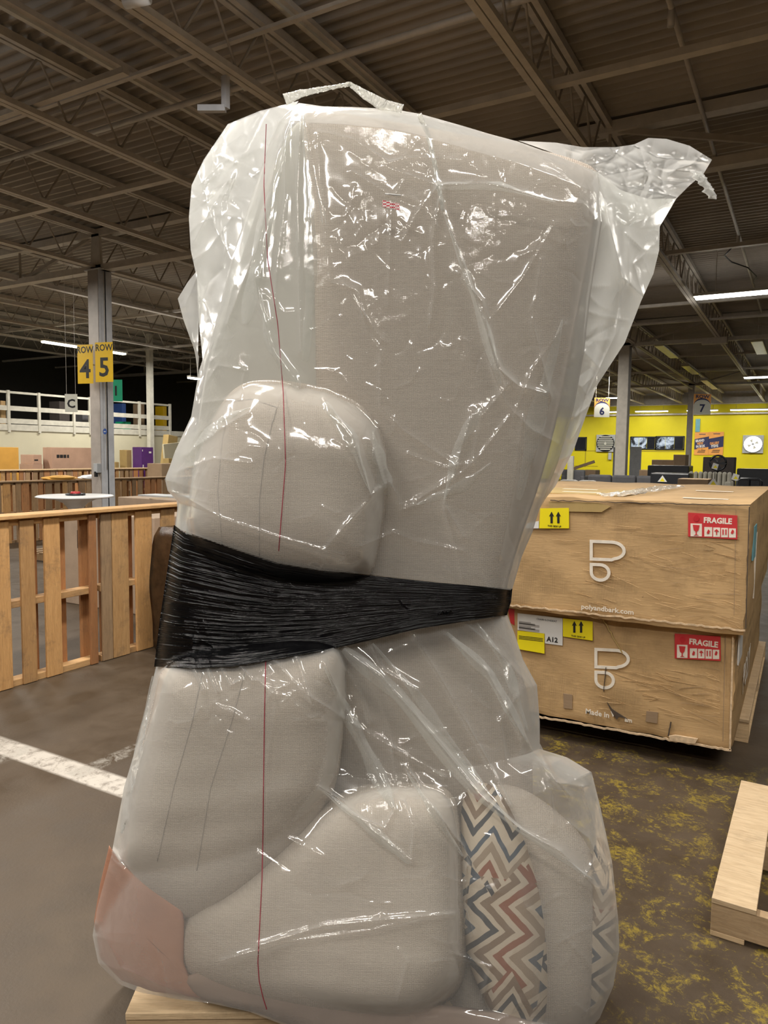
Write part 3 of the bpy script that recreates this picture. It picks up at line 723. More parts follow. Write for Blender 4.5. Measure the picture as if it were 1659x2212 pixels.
# ------------------------------------------------------------------ signs on the left
def sign_board(name, corners_px, plane, val, lab, mat, texts, thick=.01, cat='sign'):
    """upright rectangular board; corners px: left top, right top, bottom y"""
    pass
cxp, cyp = COLX, 8.77
wd, ht = .30, .66
def row_sign(a_px, ang, s, lab, wd=.3):
    # left-top corner at pixel, on the column plane
    p = onY(a_px[0], a_px[1], 8.42); x = Vector((math.cos(ang), math.sin(ang), 0))
    t = thing('row_sign', lab, 'sign', (p[0], p[1], p[2]-ht), 0); T = frame((0, 0, 0), x, (0, 0, 1))
    MB().prism([(0, 0), (wd, 0), (wd, ht), (0, ht)], T, .006).build('board', 'sign_y', t)
    MB().bar((.04, .012, ht*.5), (COLX+.08-p[0], 8.65-p[1], ht*.5), .02, .02).build('bracket', 'steel', t)
    T2 = T @ Matrix.Translation((wd/2, .52, .0065)); text('lettering', 'ROW', T2, .155, 'ink', t, bold=.003, align='CENTER', sx=.88)
    T2 = T @ Matrix.Translation((wd/2, .1, .0065)); text('number', s, T2, .44, 'ink', t, bold=.008, align='CENTER')
row_sign((167, 745), math.radians(14), '4', 'yellow row sign numbered 4, left of the pair on the white column', .31)
row_sign((205.5, 740), math.radians(14), '5', 'yellow row sign numbered 5 covering the white column', .345)
def hang_sign(x0, x1, y0, y1, Y, mat, s, lab, col='ink', name='letter_sign', ang=YAW):
    p = onY(x0, y0, Y); q = onY(x0, y1, Y); h = p[2]-q[2]
    dist = (p-CAM)@FW; wdt = (x1-x0)/F*dist
    t = thing(name, lab, 'sign', tuple(q)); T = frame((0, 0, 0), (math.cos(ang), math.sin(ang), 0), (0, 0, 1))
    MB().prism([(0, 0), (wdt, 0), (wdt, h), (0, h)], T, .006).build('board', mat, t)
    return t, T, wdt, h, q
t, T, wv, h, q = hang_sign(237, 265, 820, 867, 9.2, 'green', 'I', 'green sign with the letter I right of the white column')
text('lettering', 'I', T @ Matrix.Translation((wv/2, h*.28, .0065)), h*.62, 'ink', t, bold=.006, align='CENTER')
MB().tube([(0.0, 0, h), (-.25, -.3, h+.04)], .006, 5).build('hanger', 'steel', t)
t, T, wv, h, q = hang_sign(141, 168, 851, 890, 8.2, 'sign_w', 'C', 'white sign with the letter C hanging before the balcony')
text('lettering', 'C', T @ Matrix.Translation((wv/2, h*.25, .0065)), h*.66, 'ink', t, bold=.006, align='CENTER')
for xx in (.03, wv-.03):
    pp = T @ Vector((xx, h, .003)); MB().tube([tuple(pp), (pp.x, pp.y, ZC-q[2])], .003, 4).build('hanger', 'steel', t)
p = onY(225, 932, 8.60); t = thing('round_sticker', 'blue round sticker on the white column', 'sticker', (p[0], 8.62, p[2]))
MB().tube([(0, 0, 0), (0, -.006, 0)], .05, 24).build('disc', 'blue', t); MB().box((-.025, -.008, -.008), (.025, -.005, .004)).build('printed_mark', 'paper', t)
pipe('conduit', [(COLX+.165, 8.72, 1.2), (COLX+.165, 8.72, 4.6)], .008, 'thin grey conduit running up the white column', 'pipe', 'steel')
p = onY(233, 1012, 8.58); t = thing('outlet_box', 'small grey outlet box on the white column', 'box', (min(p[0], COLX+.08), 8.6, p[2]))
MB().box((-.05, -.06, -.08), (.05, .03, .08)).build('case', 'grey_p', t, bevel=.005); MB().box((-.02, -.07, -.15), (.02, -.02, -.06)).build('plug', 'blk', t)

#@@RIGHT
# ------------------------------------------------------------------ boxes on the right
def big_box(lab, lo, hi, label_side=True):
    t = thing('cardboard_box', lab, 'box', lo, 0, 'stacked furniture boxes'); s = np.array(hi)-np.array(lo)
    bm = bmesh.new(); bmesh.ops.create_cube(bm, size=1); bmesh.ops.subdivide_edges(bm, edges=bm.edges, cuts=24, use_grid_fill=True)
    rs = np.random.default_rng(int(abs(lo[2]*100))+3); ph = rs.uniform(0, 6, 8)
    for v in bm.verts:
        x, y, z = (v.co.x+.5), (v.co.y+.5), (v.co.z+.5)
        ex = min(x, 1-x)*s[0]; ez = min(z, 1-z)*s[2]; ey = min(y, 1-y)*s[1]
        b = .004*math.sin(7*x+ph[0])*math.sin(5*z+ph[1])+.003*math.sin(19*x+13*z+ph[2])
        co = Vector((x*s[0], y*s[1], z*s[2]))
        if y < .001: co.y += b
        if x > .999: co.x += b
        if z > .999: co.z += -.008*math.sin(math.pi*x)*math.sin(math.pi*y)+.003*math.sin(23*x+ph[3])
        if z < .001 or z > .999:
            if y < .001: co.y += .004+.004*math.sin(31*x+ph[4]); co.z += (.003 if z < .5 else -.003)*(1+math.sin(43*x+ph[5]))
        if x > .999 and y < .001: co.x += -.006+.003*math.sin(40*z+ph[6]); co.y += .006
        v.co = co
    me = bpy.data.meshes.new('body'); bm.to_mesh(me); bm.free(); me.materials.append(M['card']); o = bpy.data.objects.new('body', me); COL.objects.link(o); o.parent = t
    me.polygons.foreach_set('use_smooth', [True]*len(me.polygons))
    md = o.modifiers.new('b', 'EDGE_SPLIT'); md.split_angle = math.radians(40)
    return t, s
YB1 = 3.83
BL = onZ(1580, 1621, .13)
z1 = onY(1590, 1368, YB1)[2]
tB, sB = big_box('lower brown cardboard box of the stack on the pallet, with a label marked A12', (-1.75, YB1, .13), (-.238, 6.25, z1))
YB2 = 3.77
xr2 = onY(1618, 1200, YB2)[0]; z2 = onY(1622, 1090, YB2)[2]
tU, sU = big_box('upper brown cardboard box of the stack, with a white outlined logo', (-1.80, YB2, z1), (xr2, 6.2, z2))
def face(t, lo, Y):
    """painter on the front face (plane y = Y) of a thing whose origin is lo"""
    def R(name, x0, y0, x1, y1, mat, dz=.002, poly=None):
        a = onY(x0, y0, Y); b = onY(x1, y1, Y); xa, xb = sorted((a[0], b[0])); za, zb = sorted((a[2], b[2]))
        return MB().box((xa-lo[0], -.007-dz, za-lo[2]), (xb-lo[0], -.001, zb-lo[2])).build(name, mat, t)
    def Q(name, pts, mat, dz=.002, par=None):
        ps = [onY(x, y, Y) for x, y in pts]
        return MB().prism([(p[0]-lo[0], p[2]-lo[2]) for p in ps], frame((0, -.004, 0), (1, 0, 0), (0, 0, 1)), dz+.003).build(name, mat, par or t)
    def Tt(name, s, x, y, px, mat, dz=.004, bold=0, sx=1, par=None):
        a = onY(x, y, Y); b = onY(x, y-px, Y); hh = b[2]-a[2]
        c = onY(x+20, y, Y)
        return text(name, s, frame((a[0]-lo[0], -.006-dz, a[2]-lo[2]), (1, 0, 0), (0, 0, 1)), hh/.70, mat, par or t, .0006, sx, bold)
    return R, Q, Tt
def stroke(t, lo, Y, pts, w, mat, name, dz=.003, closed=True):
    ps = [onY(x, y, Y) for x, y in pts]; ps = [Vector((p[0]-lo[0], 0, p[2]-lo[2])) for p in ps]; n = len(ps); mb = MB(); vs = []; fs = []
    for i, p in enumerate(ps):
        a = ps[(i-1) % n] if closed or i > 0 else p; b = ps[(i+1) % n] if closed or i < n-1 else p
        d1 = (p-a).normalized() if (p-a).length > 1e-9 else (b-p).normalized(); d2 = (b-p).normalized() if (b-p).length > 1e-9 else d1
        n1 = Vector((-d1.z, 0, d1.x)); n2 = Vector((-d2.z, 0, d2.x)); mm = (n1+n2).normalized(); k = w/2/max(.35, mm.dot(n1))
        vs += [p+mm*k+Vector((0, -.006, 0)), p-mm*k+Vector((0, -.006, 0)), p-mm*k+Vector((0, -.006-dz, 0)), p+mm*k+Vector((0, -.006-dz, 0))]
    for i in range(n if closed else n-1):
        a = 4*i; b = 4*((i+1) % n)
        for k in range(4): fs.append((a+k, a+(k+1) % 4, b+(k+1) % 4, b+k))
    mb._add(vs, fs); return mb.build(name, mat, t)
def logo(t, lo, Y, x0, y0, x1, y1, sk):
    """outlined D over drop; top-left (x0,y0), size; sk = slant in y per x"""
    W = x1-x0; Hh = y1-y0; f = lambda u, v: (x0+u*W, y0+v*Hh+sk*u*W)
    top = [f(0, 0), f(.62, 0)]+[f(.62+.38*math.sin(a), .2175-.2175*math.cos(a)) for a in np.linspace(.2, math.pi-.2, 12)]+[f(.62, .46), f(0, .46)]
    stroke(t, lo, Y, top, .0155, 'print_w', 'logo')
    bot = [f(0, .60), f(.27, .60)]+[f(.27+.27*math.sin(a), .80-.20*math.cos(a)) for a in np.linspace(.25, 1.5*math.pi, 16)]
    stroke(t, lo, Y, bot, .0155, 'print_w', 'logo')
def arrows(R, Q, cx, cy, w, h, par=None):
    for s in (-1, 1):
        x = cx+s*w*.28; Q('arrow', [(x-w*.09, cy+h*.45), (x-w*.09, cy-h*.15), (x-w*.2, cy-h*.12), (x, cy-h*.5), (x+w*.2, cy-h*.12), (x+w*.09, cy-h*.15), (x+w*.09, cy+h*.45)], 'ink', .004, par)
def fragile(R, Q, Tt, x0, y0, x1, y1):
    sk = .06; W = x1-x0; Hh = y1-y0
    FL = Q('fragile_label', [(x0, y0), (x1, y0+sk*W), (x1, y1+sk*W*.0), (x0, y1-sk*W)], 'lab_r', .002)
    Tt('lettering', 'FRAGILE', x0+W*.31, y0+Hh*.37, Hh*.20, 'print_w', .003, .0014, .90, FL)
    def q(u0, v0, u1, v1, m='print_w', d=.003):
        Q('pictogram', [(x0+W*u0, y0+Hh*v0+sk*W*u0*.4), (x0+W*u1, y0+Hh*v0+sk*W*u1*.4), (x0+W*u1, y0+Hh*v1+sk*W*u1*.2), (x0+W*u0, y0+Hh*v1+sk*W*u0*.2)], m, d, FL)
    q(.05, .40, .28, .88); q(.33, .52, .49, .88); q(.51, .53, .65, .89); q(.67, .54, .81, .90); q(.83, .55, .97, .91)
    # glass
    gx = x0+W*.165; gy = y0+Hh*.45
    Q('pictogram', [(gx-W*.07, gy), (gx+W*.07, gy+1), (gx+W*.05, gy+Hh*.2), (gx+W*.012, gy+Hh*.26), (gx+W*.012, gy+Hh*.36), (gx+W*.05, gy+Hh*.39), (gx-W*.05, gy+Hh*.39), (gx-W*.012, gy+Hh*.36), (gx-W*.012, gy+Hh*.26), (gx-W*.05, gy+Hh*.2)], 'lab_r', .005, FL)
    for k, u in enumerate((.41, .58, .74, .90)):
        gx = x0+W*u; gy = y0+Hh*.62
        if k == 2:
            for s in (-.03, .03): Q('pictogram', [(gx+W*s-W*.012, gy+Hh*.2), (gx+W*s-W*.012, gy), (gx+W*s+W*.012, gy), (gx+W*s+W*.012, gy+Hh*.2)], 'lab_r', .005, FL)
        elif k == 1: Q('pictogram', [(gx-W*.05, gy+Hh*.06), (gx, gy-Hh*.01), (gx+W*.05, gy+Hh*.08), (gx+W*.01, gy+Hh*.08), (gx+W*.01, gy+Hh*.2), (gx-W*.01, gy+Hh*.2), (gx-W*.01, gy+Hh*.08)], 'lab_r', .005, FL)
        else: Q('pictogram', [(gx-W*.03, gy+Hh*.12), (gx, gy), (gx+W*.035, gy+Hh*.06), (gx+W*.02, gy+Hh*.16), (gx-W*.02, gy+Hh*.17)], 'lab_r', .005, FL)
    Q('pictogram', [(x0+W*.17+W*.06*math.cos(a), y0+Hh*.21+Hh*.12*math.sin(a)) for a in np.linspace(0, 6.0, 12)], 'redtape', .004, FL)
lo = (-1.80, YB2, z1); R_, Q_, T_ = face(tU, lo, YB2)
q = Q_('arrow_label', [(1168, 1098), (1230, 1097), (1230, 1141), (1166, 1141)], 'lab_y'); arrows(R_, Q_, 1200, 1118, 26, 26, q)
T_('lettering', 'THIS SIDE UP', 1184, 1137, 3.6, 'ink', .004, 0, 1, q)
Q_('white_label', [(1140, 1130), (1165, 1125), (1165, 1141), (1135, 1141)], 'paper')
fragile(R_, Q_, T_, 1487, 1107, 1593, 1165)
logo(tU, lo, YB2, 1278, 1169, 1349, 1252, .04)
T_('lettering', 'polyandbark.com', 1256, 1314, 10, 'print_w', .003, .0006, 1.1)
Q_('tape_patch', [(1186, 1083), (1293, 1086), (1320, 1094), (1300, 1106), (1188, 1104)], 'card_y', .001)
# crease, dents: raised folded edges and corner tear
def ragged(t, lo, Y, x0, y0, x1, y1, n, amp, mat, name, seed, w=.009, dz=.006):
    rs = np.random.default_rng(seed); pts = []
    for i in range(n): u = i/(n-1); pts.append((x0+(x1-x0)*u, y0+(y1-y0)*u+rs.uniform(-amp, amp)))
    return stroke(t, lo, Y, pts, w, mat, name, dz, False)
M['kraft_l'] = plain('torn_cardboard_edge', (.62, .46, .29), .8, .25, 40, 0, .4)
M['kraft_k'] = plain('scuffed_dark_edge', (.07, .05, .035), .8, .3, 40)
ragged(tU, lo, YB2, 1100, 1306, 1610, 1361, 60, 1.8, 'kraft_l', 'torn_edge', 1, .008)
ragged(tU, lo, YB2, 1190, 1081, 1621, 1092, 50, 1.2, 'kraft_k', 'scuffed_edge', 2, .004)
ragged(tU, lo, YB2, 1619, 1096, 1611, 1358, 40, 1.5, 'kraft_k', 'scuffed_edge', 3, .004)
ragged(tU, lo, YB2, 1590, 1100, 1586, 1330, 40, 1.2, 'card_d', 'scuffed_edge', 4, .002, .001)
def scratches(t, lo, Y, n, x0, x1, y0, y1, seed, mat='kraft_l', sl=.22):
    r = np.random.default_rng(seed); mb = MB(); vs = []; fs = []
    for _ in range(n):
        u = r.uniform(0, 1)**.7; x = x0+(x1-x0)*u; y = r.uniform(y0, y1)+(x-x0)*.05; L = r.uniform(12, 75); a = r.normal(sl, .14); w = r.uniform(.0004, .0010); pts = []
        for k in range(7):
            q = k/6; p = onY(min(x+L*q, x1), y+L*q*a+r.uniform(-.5, .5), Y); pts.append((p[0]-lo[0], p[2]-lo[2], w*math.sin(math.pi*(q*.9+.05))))
        b = len(vs)
        for (X_, Z_, W_) in pts: vs += [(X_, -.0035, Z_-W_), (X_, -.0052, Z_+W_*.2), (X_, -.0035, Z_+W_)]
        for k in range(6):
            for m_ in range(2): i0 = b+3*k+m_; fs.append((i0, i0+3, i0+4, i0+1))
    mb._add(vs, fs); return mb.build('scratches', mat, t)
M['kraft_s'] = plain('creased_cardboard', (.60, .41, .21), .7, .1, 30)
scratches(tU, (-1.80, YB2, z1), YB2, 70, 1150, 1600, 1125, 1330, 1, 'kraft_s'); scratches(tU, (-1.80, YB2, z1), YB2, 18, 1380, 1600, 1180, 1340, 2, 'card_d', .1)
scratches(tB, (-1.75, YB1, .13), YB1, 50, 1180, 1555, 1420, 1540, 3, 'kraft_s'); scratches(tB, (-1.75, YB1, .13), YB1, 14, 1400, 1555, 1430, 1560, 4, 'card_d', .1)
# top of the upper box: tape, glossy crumpled tape, print
s = sU
MB().box((.30, .35, s[2]-.004), (.95, 1.05, s[2]+.001)).build('tape_patch', 'card_y', tU)
M['tape'] = film_mat('clear_tape', .15, .5, crump=1.5)
mb = MB(); rs = np.random.default_rng(5); nx, ny = 14, 26; vs = []
for j in range(ny):
    for i in range(nx):
        vs.append((.86+.14*i/(nx-1)+.10*(j/ny), .1+1.6*j/(ny-1), s[2]+.004+rs.uniform(0, .018)))
mb._add(vs, [(j*nx+i, j*nx+i+1, (j+1)*nx+i+1, (j+1)*nx+i) for j in range(ny-1) for i in range(nx-1)]); mb.build('crumpled_tape', 'tape', tU)
for k, (x, y) in enumerate(((.45, .9), (.55, .55), (1.25, .35), (1.2, 1.3))): MB().box((x, y, s[2]+.0), (x+.22, y+.05, s[2]+.0016)).build('printed_mark', 'print_w', tU)
# side marks of the upper box
MB().box((s[0]-.001, .25, .33), (s[0]+.006, .45, .50)).build('side_label', 'ltblue', tU)
MB().box((s[0]-.001, .5, .1), (s[0]+.006, .53, .45)).build('side_print', 'print_w', tU)
lo = (-1.75, YB1, .13); R_, Q_, T_ = face(tB, lo, YB1)
q = Q_('shipping_label', [(1119, 1324), (1216, 1335), (1216, 1394), (1178, 1389), (1178, 1368), (1119, 1360)], 'paper', .001)
T_('lettering', 'A12', 1182, 1384, 10, 'ink', .003, .001, 1, q)
T_('lettering', 'CHAIR+LOVESEAT', 1160, 1338, 3.8, 'ink', .003, 0, 1.0, q)
for k in range(6): R_('printed_line', 1122, 1343+k*3.2, 1148+9*(k % 3), 1343.8+k*3.2, 'col_g', .002)
Q_('yellow_label', [(1119, 1362), (1177, 1368), (1177, 1411), (1119, 1401)], 'lab_y', .003)
for k in range(3): Q_('printed_line', [(1122, 1372+k*3), (1174, 1378+k*3), (1174, 1379+k*3), (1122, 1373+k*3)], 'ink', .0045)
q = Q_('arrow_label', [(1217, 1335), (1281, 1342), (1281, 1383), (1217, 1374)], 'lab_y', .002); arrows(R_, Q_, 1249, 1354, 26, 26, q)
T_('lettering', 'THIS SIDE UP', 1235, 1374, 3.6, 'ink', .004, 0, 1, q)
fragile(R_, Q_, T_, 1458, 1368, 1557, 1427)
Q_('red_label', [(1098, 1314), (1112, 1316), (1112, 1350), (1104, 1345)], 'lab_r', .001)
logo(tB, lo, YB1, 1288, 1402, 1358, 1484, .05)
a = 'Made in'
T_('lettering', 'Made in', 1265, 1540, 11, 'print_w', .003, .0008); T_('lettering', 'am', 1350, 1557, 9, 'print_w', .003, .0008)
T_('lettering', 'V', 1320, 1546, 11, 'print_w', .003, .0008)
Q_('hole', [(1312, 1516), (1322, 1530), (1337, 1540), (1356, 1552), (1338, 1547), (1333, 1553), (1326, 1543), (1318, 1530)], 'kraft_k', .003)
Q_('tape_patch', [(1218, 1497), (1237, 1500), (1237, 1531), (1218, 1529)], 'card_d', .0005)
Q_('tape_patch', [(1397, 1535), (1422, 1538), (1420, 1562), (1395, 1558)], 'card_d', .0005)
ragged(tB, lo, YB1, 1310, 1440, 1305, 1490, 14, 3, 'kraft_k', 'crease_mark', 6, .003)
ragged(tB, lo, YB1, 1300, 1330, 1345, 1410, 14, 2, 'card_y', 'crease_mark', 7, .006)
ragged(tB, lo, YB1, 1165, 1547, 1580, 1620, 60, 1.5, 'kraft_l', 'torn_edge', 8, .010)
ragged(tB, lo, YB1, 1584, 1372, 1577, 1618, 50, 1.8, 'kraft_l', 'torn_edge', 9, .008)
ragged(tB, lo, YB1, 1567, 1372, 1562, 1600, 40, 1.4, 'card_d', 'scuffed_edge', 10, .003, .001)
Q_('torn_flap', [(1446, 1588), (1460, 1586), (1508, 1594), (1502, 1604), (1470, 1601), (1448, 1597)], 'kraft_l', .012)
ragged(tB, lo, YB1, 1444, 1590, 1450, 1560, 8, 2, 'kraft_k', 'crease_mark', 11, .006)
s = sB
MB().box((s[0]-.001, .10, .40), (s[0]+.006, .34, .56)).build('side_label', 'paper', tB)
T = frame((s[0]+.006, .55, .12), (0, 1, 0), (0, 0, 1)); text('side_print', 'POLY', T, .24, 'print_w', tB, .0006)
# pallet under: runs beyond on the right
flat_pallet('wooden pallet under the stacked furniture boxes', (-1.69, 4.35, 0), 0, 1.50, 1.95, 9, 'wood_l', .13)
flat_pallet('empty pale wooden pallet at the lower right edge', (-.19, 2.50, 0), math.radians(-1), 1.2, 1.0, 6, 'wood_l', .13, bw=.13)
# dark thing with yellow stripe beyond the boxes on the right
t = thing('dark_bin', 'dark bin with a yellow band beyond the boxes at the right edge', 'bin', (.02, 7.1, 0)); MB().box((0, 0, 0), (.9, .8, 1.05)).build('body', 'blk', t, bevel=.02)
MB().box((-.004, -.004, .72), (.904, .804, .86)).build('band', 'lab_y', t)

# ------------------------------------------------------------------ far right furniture
def ybox(x0, x1, y0, y1, Y, dep, z0=None):
    a = onY(x0, y0, Y); b = onY(x1, y1, Y); return a[0], b[0], (b[2] if z0 is None else z0), a[2]
def ything(name, cat, lab, x0, x1, y0, y1, Y, dep, mat, z0=0, part='body', bevel=.03, grp=None):
    xa, xb, za, zb = ybox(x0, x1, y0, y1, Y, dep, z0)
    t = thing(name, lab, cat, (xa, Y, za), 0, grp); MB().box((0, 0, 0), (xb-xa, dep, zb-za)).build(part, mat, t, bevel=bevel); return t, xb-xa, zb-za
def sofa_far(lab, x0, x1, y0, Y, mat, n=3):
    xa, xb, za, zb = ybox(x0, x1, y0, y0+10, Y, 1, 0); L = xb-xa
    t = thing('sofa', lab, 'sofa', (xa, Y, 0))
    MB().box((0, 0, .08), (L, .95, .42)).build('base', mat, t, bevel=.03)
    for i in range(n): MB().box((L*i/n+.01, .02, .42), (L*(i+1)/n-.01, .28, zb)).build('back_cushion', mat, t, bevel=.06)
    for s in (0, L-.18): MB().box((s, 0, .3), (s+.18, .95, zb*.75)).build('arm', mat, t, bevel=.05)
    for s in (.05, L-.12):
        for yy in (.05, .85): MB().box((s, yy, 0), (s+.06, yy+.06, .09)).build('leg', 'blk', t)
    return t
sofa_far('grey sofa directly behind the big boxes, with three back cushions', 1268, 1428, 1025, 20.0, 'grey_f')
sofa_far('long low grey sofa behind the left end of the boxes', 1205, 1285, 1036, 14, 'grey_l', 2)
sofa_far('dark grey sofa near the left end of the yellow wall', 1212, 1262, 1014, 30, 'grey_f', 2)
sofa_far('cream tufted sofa right of the black case', 1487, 1580, 1018, 24, 'cream_f', 9)
ything('storage_case', 'case', 'large black case standing between the grey and the cream sofa', 1399, 1487, 1005, 1040, 24.5, 1, 'blk')
t, L, hh = ything('media_cabinet', 'cabinet', 'long black low cabinet in front of the black case', 1405, 1488, 1021, 1050, 19.2, .6, 'blk')
ything('cardboard_box', 'box', 'tall brown box above the black case', 1455, 1480, 982, 1006, 27, .8, 'card_d', bevel=.01)
ything('cardboard_box', 'box', 'low brown box left of the tall box above the black case', 1408, 1454, 993, 1006, 27.2, .8, 'card_d', bevel=.01)
ything('cardboard_box', 'box', 'dull brown box at the foot of the grey door', 1381, 1402, 1015, 1030, 28, .8, 'card_d', bevel=.01)
ything('side_table', 'table', 'dark wood table edge behind the boxes under the black case', 1464, 1530, 1034, 1046, 15, .6, 'card_d', bevel=.01)
ything('upended_sofa', 'sofa', 'dark taupe armchair behind the cream sofa', 1519, 1586, 987, 1015, 33, .9, 'taupe')
t, L, hh = ything('black_cabinet', 'cabinet', 'wide black cabinet at the right edge before the yellow wall', 1592, 1700, 1012, 1060, 30, .8, 'blk')
ything('cardboard_box', 'box', 'dark brown box stacked left of the row 6 column', 1257, 1286, 1015, 1030, 32, .8, 'card_d', bevel=.01)
ything('grey_door', 'door', 'pale grey metal door leaning right of the row 6 column', 1361, 1383, 965, 1030, 36, .1, 'grey_p', bevel=.01)
t, L, hh = ything('equipment_cabinet', 'cabinet', 'tall grey cabinet left of the row 6 column', 1325, 1344, 966, 1030, 36.5, .5, 'grey_p', bevel=.01)
MB().box((L*.25, -.01, .2), (L*.95, 0, hh-.1)).build('door_panel', 'grey_f', t)
ything('wooden_post', 'post', 'pale post at the left end of the yellow wall by the plastic', 1226, 1237, 985, 1030, 29.6, .15, 'cream_f', bevel=.01)
a = onY(1240, 1012, 32); b = onY(1284, 997, 32); tag(MB().bar(tuple(a), tuple(b), .12, .12).build('leaning_beam', 'card_d'), 'brown beam leaning in front of the yellow wall', 'beam')
# pedestal fan
p = onY(1551, 1000, 31); t = thing('pedestal_fan', 'black round fan standing before the taupe armchair', 'fan', (p[0], 31, 0)); rr = .26*2
MB().tube([(rr*.5*2*math.cos(a)*.55, 0, p[2]+rr*.55*math.sin(a)) for a in np.linspace(0, 6.283, 30)], .04, 6).build('guard', 'blk', t, True)
for k in range(5):
    a = k*1.2566; MB().prism([(0, 0), (.24, .06), (.26, -.07), (.02, -.04)], frame((0, .02, p[2]), (math.cos(a), 0, math.sin(a)), (-math.sin(a), 0, math.cos(a))), .02).build('blade', 'blk', t)
MB().tube([(0, .05, 0.02), (0, .05, p[2])], .03).build('pole', 'blk', t); MB().tube([(0, .05, 0), (0, .05, .04)], .25, 20).build('base', 'blk', t)
# black framed chair near the right
p = onY(1593, 1034, 14); q = onY(1643, 1060, 14)
t = thing('frame_chair', 'black framed chair just behind the right end of the boxes', 'chair', (p[0], 14, 0)); L = q[0]-p[0]
MB().tube([(0, 0, 0), (0, 0, p[2]-.04), (.05, 0, p[2]), (L-.05, 0, p[2]), (L, 0, p[2]-.04), (L, 0, 0)], .025, 8).build('frame', 'blk', t, True)
MB().tube([(L/2, 0, p[2]), (L/2, 0, .45)], .025).build('centre_bar', 'blk', t); MB().box((0, 0, .4), (L, .45, .46)).build('seat', 'blk', t)
# yellow striped tags on the sofas
for k, (x, y, Y, l) in enumerate(((1421, 1030, 19, 'small white and yellow tent sign on the grey sofa'), (1527, 1036, 14.5, 'small white and yellow tent sign right of the black cabinet'), (1537, 1003, 24, 'small tag hanging above the cream sofa'), (1580, 1026, 22, 'yellow checked tag at the right end of the cream sofa'))):
    p = onY(x, y, Y); t = thing('price_tag', l, 'tag', (p[0], Y, p[2]-.12)); MB().prism([(0, 0), (.22, 0), (.11, .16)] if k < 2 else [(0, 0), (.16, -.05), (.2, .12), (.05, .17)], frame((0, 0, 0), (1, 0, 0), (0, 0, 1)), .01).build('card', 'paper', t)
    MB().prism([(.05, .01), (.17, .01), (.11, .10)], frame((0, -.006, 0), (1, 0, 0), (0, 0, 1)), .005).build('yellow_mark', 'lab_y', t)
    MB().tube([(.1, .01, 0), (.1, .01, -(p[2]-.12))], .008).build('stem', 'blk', t)
# louvre fan and bright fan on the wall
def wallfan(x0, x1, y0, y1, lab, lit):
    a = onY(x0, y0, YF-.2); b = onY(x1, y1, YF-.2); W = b[0]-a[0]; Hh = a[2]-b[2]; t = thing('exhaust_fan', lab, 'fan', (a[0]+W/2, YF, b[2]+Hh/2))
    MB().box((-W/2, -.12, -Hh/2), (W/2, 0, Hh/2)).build('housing', 'grey_p', t)
    MB().tube([(W*.46*math.cos(q), -.16, Hh*.46*math.sin(q)) for q in np.linspace(0, 6.283, 33)], .03, 6).build('guard_ring', 'blk' if not lit else 'grey_p', t, True)
    MB().tube([(0, -.13, 0), (0, -.15, 0)], W*.44, 32).build('opening', 'glow' if lit else 'glass_d', t)
    if not lit:
        for k in range(7):
            z = -Hh*.36+k*Hh*.12; hw = math.sqrt(max(0, (W*.43)**2-z*z)); MB().box((-hw, -.19, z-.02), (hw, -.16, z+.045)).build('slat', 'sign_w', t)
    else:
        for k in range(4):
            q = k*1.57+.4; MB().prism([(.05, 0), (W*.25, .1), (W*.27, -.1)], frame((0, -.16, 0), (math.cos(q), 0, math.sin(q)), (-math.sin(q), 0, math.cos(q))), .01).build('blade', 'sign_w', t)
    MB().tube([(0, -.15, 0), (0, -.22, 0)], .07, 16).build('hub', 'sign_w' if not lit else 'grey_p', t)
wallfan(1288, 1327, 939, 976, 'grey louvred exhaust fan on the yellow wall left of the row 6 column', False)
wallfan(1605, 1648, 940, 979, 'round exhaust fan glowing with daylight on the yellow wall', True)
t, L, hh = ything('switch_box', 'box', 'small grey switch box below the louvred fan', 1314, 1320, 978, 993, YF-.15, .15, 'grey_p', z0=None, bevel=.01)
# posters
def poster(x0, x1, y0, y1, lines, lab):
    a = onY(x0, y0, YF); b = onY(x1, y1, YF); W = b[0]-a[0]; Hh = a[2]-b[2]
    t = thing('poster', lab, 'poster', (a[0], YF-.04, b[2])); T = frame((0, 0, 0), (1, 0, 0), (0, 0, 1))
    MB().box((0, 0, 0), (W, .03, Hh)).build('sheet', 'orange', t)
    MB().prism([(.0, Hh*.24), (W, Hh*.36), (W, Hh*.82), (0, Hh*.7)], T, .004).build('dark_panel', 'navy', t)
    T = frame((0, 0, 0), (1, 0, .12), (-.12, 0, 1))
    n = len(lines)
    for i, (s, mm) in enumerate(lines):
        text('lettering', s, T @ Matrix.Translation((W/2, Hh*(.68-.125*(i+1))+.0, .006)), Hh*.15, mm, t, bold=.007, align='CENTER', sx=.72 if len(s) < 7 else .6)
    for k in range(3): MB().box((W*(.22+.04*k), -.006, Hh*(.10+.05*k)), (W*(.75+.02*k), 0, Hh*(.125+.05*k))).build('printed_line', 'kraft_k', t)
    MB().box((W*.3, -.006, Hh*.9), (W*.75, 0, Hh*.93)).build('printed_line', 'navy', t)
poster(1501.5, 1530, 934, 983, [('BRAND', 'white'), ('NEW', 'orange'), ('IN BOX', 'white'), ('ITEMS', 'orange')], 'orange poster reading brand new in box items')
poster(1532, 1561.5, 933, 983, [('', 'white'), ('GALLERY', 'orange'), ('ITEMS', 'white')], 'orange poster reading gallery items')
t, L, hh = ything('wall_sign', 'sign', 'narrow light blue sign above the orange posters', 1503, 1511.5, 905, 933, YF-.05, .03, 'ltblue', z0=None, bevel=.005)
